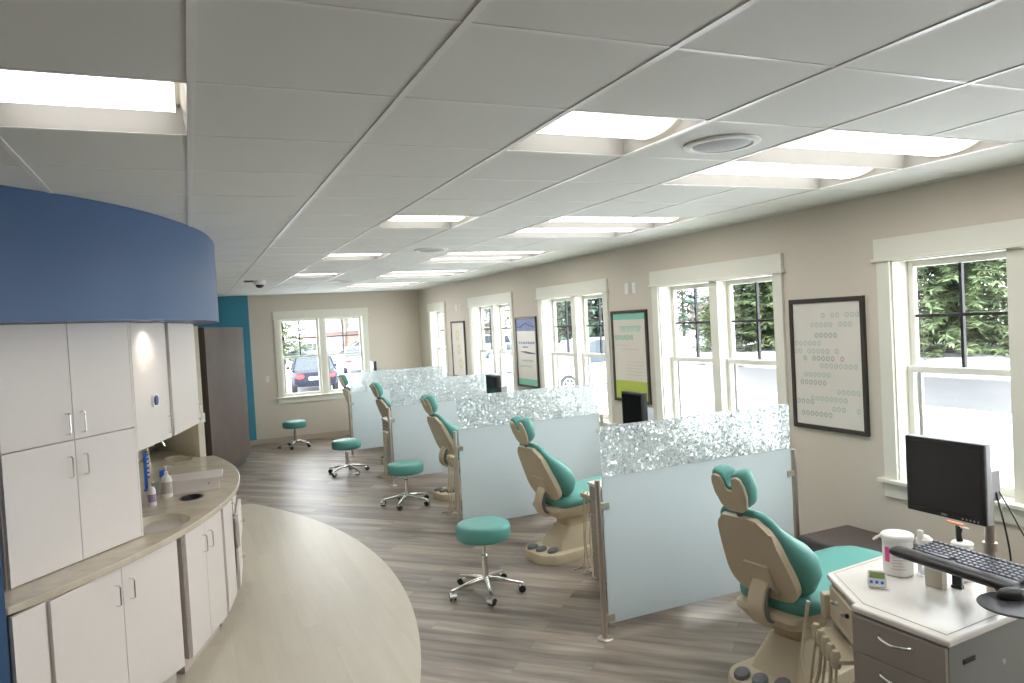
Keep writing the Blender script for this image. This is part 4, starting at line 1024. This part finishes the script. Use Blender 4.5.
# bench by the wall
o = empty('ottoman', (4.08, 3.64, 0)); tag(o, 'dark brown leather ottoman against the wall below the ring poster', 'ottoman')
MB().box((-0.22, -0.30, 0.04), (0.25, 0.29, 0.36)).build('base', OTTO, o, bevel=0.02, seg=3)
MB().box((-0.24, -0.32, 0.36), (0.26, 0.31, 0.46)).build('cushion', OTTO, o, bevel=0.03, seg=4)
for sx, sy in ((-1, -1), (-1, 1), (1, -1), (1, 1)): MB().lathe([(0.02, 0), (0.024, 0.04)], c=(0.015 + sx * 0.19, sy * 0.26, 0), n=12).build('foot', BLACK, o, smooth=True)

# small drawer cabinets of the other bays
def side_cabinet(x, y0, y1, lab):
    o = empty('side_cabinet', (x, y0, 0)); tag(o, lab, 'drawer cabinet', 'drawer cabinets of the bays'); w = y1 - y0; dp = 0.5
    MB().box((0.012, 0, 0.03), (dp, w, 0.765)).build('body', TAUPE, o, bevel=0.003)
    MB().box((0.04, 0.03, 0), (dp - 0.03, w - 0.03, 0.03)).build('toe_kick', BLACK, o)
    MB().box((-0.015, -0.01, 0.765), (dp + 0.01, w + 0.01, 0.79)).build('top', DESKTOP, o, bevel=0.005)
    z = 0.76
    for h in (0.105, 0.12, 0.12, 0.17, 0.20):
        q = MB().box((-0.006, 0.004, z - h + 0.004), (0.012, w - 0.004, z)).build('drawer', TAUPE, o, bevel=0.002)
        MB().tube([(-0.006, w - 0.16, z - h / 2), (-0.022, w - 0.155, z - h / 2), (-0.022, w - 0.115, z - h / 2), (-0.006, w - 0.11, z - h / 2)], 0.005).build('handle', CHROME, q, smooth=True); z -= h
    return o
side_cabinet(2.80, 4.50, 5.03, 'taupe drawer cabinet behind the nearest glass partition post')
side_cabinet(2.86, 7.24, 7.72, 'taupe drawer cabinet behind the second glass partition')
side_cabinet(2.47, 10.12, 10.42, 'slim taupe drawer cabinet behind the third partition post')
side_cabinet(2.80, 12.76, 13.25, 'taupe drawer cabinet behind the farthest glass partition')
def hoses(x, y, lab):
    o = empty('instrument_hoses', (x, y, 0)); tag(o, lab, 'hoses', 'hanging instrument hoses')
    MB().box((-0.03, -0.10, 0.60), (0.03, 0.10, 0.64)).build('holder', TUBE, o, bevel=0.004)
    MB().lathe([(0.010, 0.02), (0.010, 0.60)], c=(0.02, 0.0, 0), n=10).lathe([(0.06, 0), (0.06, 0.012), (0.015, 0.016)], c=(0.02, 0, 0), n=20).build('stand', STEEL, o, smooth=True)
    for q in range(3):
        yy = -0.07 + q * 0.06
        MB().tube(bez([(-0.02, yy, 0.66), (-0.03, yy, 0.50), (-0.045 - 0.015 * (q % 2), yy * 0.8, 0.28), (-0.05, yy * 1.2, 0.06), (-0.08 - 0.02 * q, yy * 2, 0.012), (-0.02, yy * 2.4, 0.012)], 7), 0.006).build('hose', TUBE, o, smooth=True)
    return o
hoses(2.90, 5.22, 'beige hoses hanging beside the second dental chair')
hoses(2.55, 7.62, 'beige hoses hanging beside the third dental chair')
hoses(2.42, 10.02, 'beige hoses hanging beside the fourth dental chair')

# ================================================================ OUTDOORS
GZ = -0.38
struct(MB().box((-60, -60, GZ - 0.3), (160, 200, GZ)).build('ground', SNOW))
struct(MB().prism([(15.3, -60), (21.0, -60), (21.0, 160), (15.3, 160)], GZ, GZ + 0.01).build('road', ROAD))
struct(MB().prism([(21.0, -60), (60, -60), (60, 55), (40, 60), (21.0, 60)], GZ, GZ + 0.06).build('snow_bank', SNOW_LEAF))
struct(MB().prism([(2.0, 24.0), (15.3, 24.0), (15.3, 70), (2.0, 70)], GZ, GZ + 0.008).build('parking_lot', mat('slushy_asphalt', (0.5, 0.5, 0.52), 0.6, noise=0.3, nscale=0.7)))

def spruce_mesh(name, h, r, seed, m, tiers=30, per=11, spr=13, sz=0.30):
    rnd = random.Random(seed); mb = MB()
    for t in range(tiers):
        f = t / (tiers - 1); z = 0.9 + (h - 1.1) * f; L0 = r * (1 - f) ** 0.85 + 0.12
        nb = max(4, int(per * (1 - 0.5 * f)))
        for k in range(nb):
            a = 2 * PI * (k + rnd.random() * 0.8) / nb + t * 0.7; L = L0 * (0.72 + 0.4 * rnd.random()); zb = z + rnd.uniform(-.15, .15)
            d = Vector((math.cos(a), math.sin(a), 0)); sd = Vector((-d.y, d.x, 0))
            ns = max(4, int(spr * (L / r) + 4))
            for q in range(ns):
                g = (q + 1) / ns; p = d * (L * g) + Vector((0, 0, zb - 0.28 * L * g + 0.12 * L * g * g))
                for s in range(3):
                    dirv = (d * rnd.uniform(0.1, 0.9) + sd * rnd.uniform(-1, 1) + Vector((0, 0, rnd.uniform(-0.45, 0.2)))).normalized()
                    w = dirv.cross(Vector((rnd.uniform(-.5, .5), rnd.uniform(-.5, .5), 1))).normalized() * sz * 0.15
                    l = sz * rnd.uniform(0.7, 1.4) * (1.15 - 0.3 * f); b0 = p + Vector((rnd.uniform(-.05, .05), rnd.uniform(-.05, .05), rnd.uniform(-.05, .05)))
                    n = len(mb.v); mb.v += [tuple(b0 - w * 0.6), tuple(b0 + dirv * l * 0.5 - w), tuple(b0 + dirv * l), tuple(b0 + dirv * l * 0.5 + w)]; mb.f.append((n, n + 1, n + 2, n + 3))
    me = bpy.data.meshes.new(name); me.from_pydata(mb.v, [], mb.f); me.materials.append(m); return me
def spruce(x, y, h, r, seed, lab, m=NEEDLE, rz=0, **k):
    o = empty('spruce_tree', (x, y, GZ), rz); tag(o, lab, 'tree', 'evergreen trees outside')
    f = bpy.data.objects.new('foliage', spruce_mesh('foliage', h, r, seed, m, **k)); COL.objects.link(f); f.parent = o
    MB().tube([(0, 0, 0), (0, 0, h * 0.5), (0, 0, h - 0.1)], [0.18, 0.10, 0.02]).build('trunk', BARK, o, smooth=True)
spruce(31.6, 22.2, 16, 5.8, 1, 'large green spruce filling the nearest window', tiers=78, per=24, spr=28, sz=0.34)
spruce(31.0, 33.5, 15, 4.1, 2, 'large green spruce in the right half of the second window', tiers=72, per=22, spr=22, sz=0.38)
spruce(22.5, 39.5, 14, 3.9, 3, 'dark spruce seen in the right half of the third window', NEEDLE2, tiers=46, per=16, sz=0.45)
spruce(25.5, 50.5, 14, 4.6, 4, 'green spruce seen in the left half of the third window', tiers=46, per=16, sz=0.45)
spruce(26, 64.0, 13, 4.6, 5, 'distant spruce seen through the fourth window', NEEDLE2, tiers=26, per=10, sz=0.5)
spruce(6.7, 60.0, 7.5, 2.5, 6, 'green spruce outside the far window at left', tiers=24, per=10, sz=0.34)
spruce(45.0, 60.0, 9, 3.4, 7, 'distant blue-green pine at left of the second window', NEEDLE2, tiers=22, per=9, sz=0.5)
spruce(38.5, 62.0, 7, 2.6, 8, 'second distant pine, beside the blue-green one', NEEDLE, tiers=20, per=9, sz=0.5)
spruce(33.5, 41.8, 3.0, 0.9, 9, 'little cone-shaped evergreen on the snow beyond the second window', NEEDLE, tiers=16, per=8, sz=0.2)
def bare_tree(x, y, h, seed, lab):
    rnd = random.Random(seed); o = empty('bare_tree', (x, y, GZ)); tag(o, lab, 'tree', 'leafless trees outside')
    MB().tube([(0, 0, 0), (0.1, 0, h * .35), (0, 0.1, h * .6)], [0.16, 0.12, 0.06]).build('trunk', BARK, o, smooth=True)
    mb = MB()
    for q in range(420):
        a = rnd.uniform(0, 2 * PI); el = rnd.uniform(0.2, 1.4); b = Vector((0, 0, h * rnd.uniform(.3, .6))); L = h * rnd.uniform(.15, .45)
        d = Vector((math.cos(a) * math.cos(el), math.sin(a) * math.cos(el), math.sin(el)))
        e = b + d * L; s = Vector((-d.y, d.x, 0)).normalized() * 0.05; n = len(mb.v)
        mb.v += [tuple(b - s), tuple(b + s), tuple(e)]; mb.f.append((n, n + 1, n + 2))
    mb.build('branches', TWIG, o)
bare_tree(14.5, 75, 7, 1, 'leafless tree beyond the parking lot, left of the far building roof')
bare_tree(19.0, 80, 8, 2, 'leafless tree above the brick building roof')
bare_tree(50, 72, 9, 3, 'leafless tree behind the distant pines')

bh = empty('brick_building', (0, 0, 0)); tag(bh, 'low brick building with grey roof beyond the parking lot', 'building')
MB().box((12.5, 84, GZ), (34, 94, 1.9)).build('walls', BRICK, bh)
MB().add([(11.8, 83.2, 1.9), (34.7, 83.2, 1.9), (34.7, 94.8, 1.9), (11.8, 94.8, 1.9), (14, 89, 3.3), (32.5, 89, 3.3)], [(0, 1, 5, 4), (1, 2, 5), (2, 3, 4, 5), (3, 0, 4), (0, 3, 2, 1)]).build('roof', ROOF, bh)
for q in range(5): MB().box((15 + q * 4, 83.93, 0.5), (16.2 + q * 4, 84, 1.4)).build('window', ROOF, bh)
bh = empty('grey_building', (0, 0, 0)); tag(bh, 'distant brown-roofed house behind the bare trees in the second window', 'building')
MB().box((58, 66, GZ), (74, 76, 3.0)).build('walls', BRICK, bh)
MB().add([(57, 65, 3.0), (75, 65, 3.0), (75, 77, 3.0), (57, 77, 3.0), (60, 71, 6.2), (72, 71, 6.2)], [(0, 1, 5, 4), (1, 2, 5), (2, 3, 4, 5), (3, 0, 4), (0, 3, 2, 1)]).build('roof', ROOF, bh)
for q in range(3): MB().box((60 + q * 4, 65.93, 0.8), (61.4 + q * 4, 66, 2.2)).build('window', SCREEN, bh)

CARG = mat('car_glass', (0.02, 0.035, 0.045), 0.08)
def car(x, y, rz, paint, lab, suv=False):
    """local +x is the front"""
    o = empty('car', (x, y, GZ + 0.01), rz); tag(o, lab, 'car', 'cars parked outside')
    L, Wd = (4.5, 0.90) if not suv else (4.6, 0.93)
    H1 = 0.88 if not suv else 1.02; H2 = 1.42 if not suv else 1.70
    st = [(-L/2, 0.45, H1 - 0.30, 0.80), (-L/2 + 0.05, 0.30, H1 - 0.06, 0.90), (-L/2 + 0.35, 0.24, H1 + 0.02, 1), (-0.9, 0.22, H1 + 0.03, 1), (0.4, 0.22, H1, 1), (1.1, 0.22, H1 - 0.06, 1), (L/2 - 0.35, 0.26, H1 - 0.16, 0.97), (L/2 - 0.06, 0.32, H1 - 0.26, 0.88), (L/2, 0.42, H1 - 0.40, 0.78)]
    rs = [sring((px, 0, (a + b) / 2), (0, 1, 0), (0, 0, 1), Wd * w, (b - a) / 2, 4.5, 24) for px, a, b, w in st]
    MB().rings(rs).build('body', paint, o, smooth=True)
    if suv: cb = [(-L/2 + 0.12, 0.86, H1), (-L/2 + 0.30, 0.76, H2 - 0.06), (-1.2, 0.72, H2), (0.1, 0.72, H2), (0.45, 0.75, H2 - 0.05), (1.15, 0.86, H1 - 0.06)]
    else: cb = [(-L/2 + 0.55, 0.84, H1), (-1.05, 0.70, H2 - 0.05), (-0.6, 0.67, H2), (0.1, 0.67, H2), (0.4, 0.70, H2 - 0.05), (1.15, 0.84, H1 - 0.06)]
    base = [(p[0], p[1]) for p in (cb[0], cb[-1])]
    vs = []; fs = []
    for px, hw, z in cb: vs += [(px, -hw, z), (px, hw, z)]
    n = len(cb)
    for q in range(n - 1): fs.append((2 * q, 2 * q + 1, 2 * q + 3, 2 * q + 2))
    fs += [tuple(2 * q for q in range(n)), tuple(2 * q + 1 for q in reversed(range(n))), (0, 2 * n - 2, 2 * n - 1, 1)]
    MB().add(vs, fs).build('window_glass', CARG, o)
    # roof skin and pillars in body colour over the glass
    mb = MB(); i0_ = 1
    rv = []
    for px, hw, z in cb[1:-1]: rv.append([(px, -hw - 0.012, z - 0.03), (px, -hw, z + 0.015), (px, hw, z + 0.015), (px, hw + 0.012, z - 0.03)])
    mb.rings(rv)
    for s in (-1, 1):
        for (pa, pb) in ((cb[0], cb[1]), (cb[-1], cb[-2])): mb.tube([(pa[0], s * (pa[1] + 0.0), pa[2]), (pb[0], s * pb[1], pb[2])], 0.045, 6)
        mb.tube([(-0.35, s * 0.86, H1), (-0.4, s * 0.69, H2 - 0.02)], 0.04, 6)
    mb.build('roof', paint, o, smooth=True)
    for px in (-L/2 + 0.85, L/2 - 0.9):
        for s in (-1, 1):
            w_ = MB().lathe([(0.22, -0.11), (0.31, -0.11), (0.33, -0.08), (0.33, 0.08), (0.31, 0.11), (0.22, 0.11)], c=(px, s * (Wd - 0.09), 0.33), axis='Y', n=26).build('wheel', TIRE, o, smooth=True)
            mb = MB()
            for k in range(7):
                a = 2 * PI * k / 7; mb.tube([(px, s * (Wd + 0.015), 0.33), (px + 0.21 * math.cos(a), s * (Wd + 0.02), 0.33 + 0.21 * math.sin(a))], 0.024, 6)
            mb.lathe([(0.20, -0.01), (0.225, -0.01), (0.225, 0.015), (0.20, 0.015)], c=(px, s * (Wd + 0.01), 0.33), axis='Y', n=24, cap=False).build('rim', SILVER, w_, smooth=True)
    for s in (-1, 1):
        MB().rings([sring((-L/2 + q, s * 0.60, H1 - 0.20), (0, 1, 0), (0, 0, 1), hw, 0.085, 3, 14) for q, hw in ((-0.02, 0.16), (0.10, 0.20))]).build('tail_light', mat('tail_red', (0.75, 0.04, 0.05), 0.25), o, smooth=True)
        MB().rings([sring((L/2 + q, s * 0.60, H1 - 0.36), (0, 1, 0), (0, 0, 1), hw, 0.07, 3, 14) for q, hw in ((0.0, 0.14), (-0.14, 0.20))]).build('headlight', WHITE, o, smooth=True)
        MB().rings([sring((0.75, s * (0.93 + q), H1 + 0.04), (1, 0, 0), (0, 0, 1), 0.06, 0.06, 3, 10) for q in (0, 0.14)]).build('mirror', paint, o, smooth=True)
    MB().box((-L/2 - 0.025, -0.26, 0.52), (-L/2 + 0.1, 0.26, 0.65)).build('license_plate', WHITE, o, bevel=0.005)
    return o
P_DARK = mat('dark_blue_paint', (0.012, 0.016, 0.03), 0.5, spec=0.2)
P_BLUE = mat('steel_blue_paint', (0.14, 0.18, 0.30), 0.25, coat=0.6)
P_SILV = mat('silver_paint', (0.70, 0.72, 0.75), 0.25, coat=0.6)
P_BLK = mat('black_paint', (0.03, 0.03, 0.035), 0.25, coat=0.6)
P_WHT = mat('white_paint', (0.80, 0.81, 0.83), 0.25, coat=0.6)
car(4.75, 32.2, R(84), P_DARK, 'dark car with red tail lights parked outside the far window')
car(9.4, 66.0, R(178), P_BLUE, 'blue car parked across, beyond the red-tailed dark car')
car(14.4, 66.5, R(178), P_BLK, 'dark car parked right of the blue car outside the far window')
car(9.0, 43.0, R(80), P_SILV, 'silver car partly behind the right side of the far window')
car(12.07, 21.36, R(185), P_SILV, 'silver estate car with visible wheel outside the third window', suv=True)
car(12.6, 31.5, R(200), P_WHT, 'white car seen through the fourth window')
car(14.4, 38.5, R(190), P_SILV, 'farther silver car seen through the fourth window', suv=True)
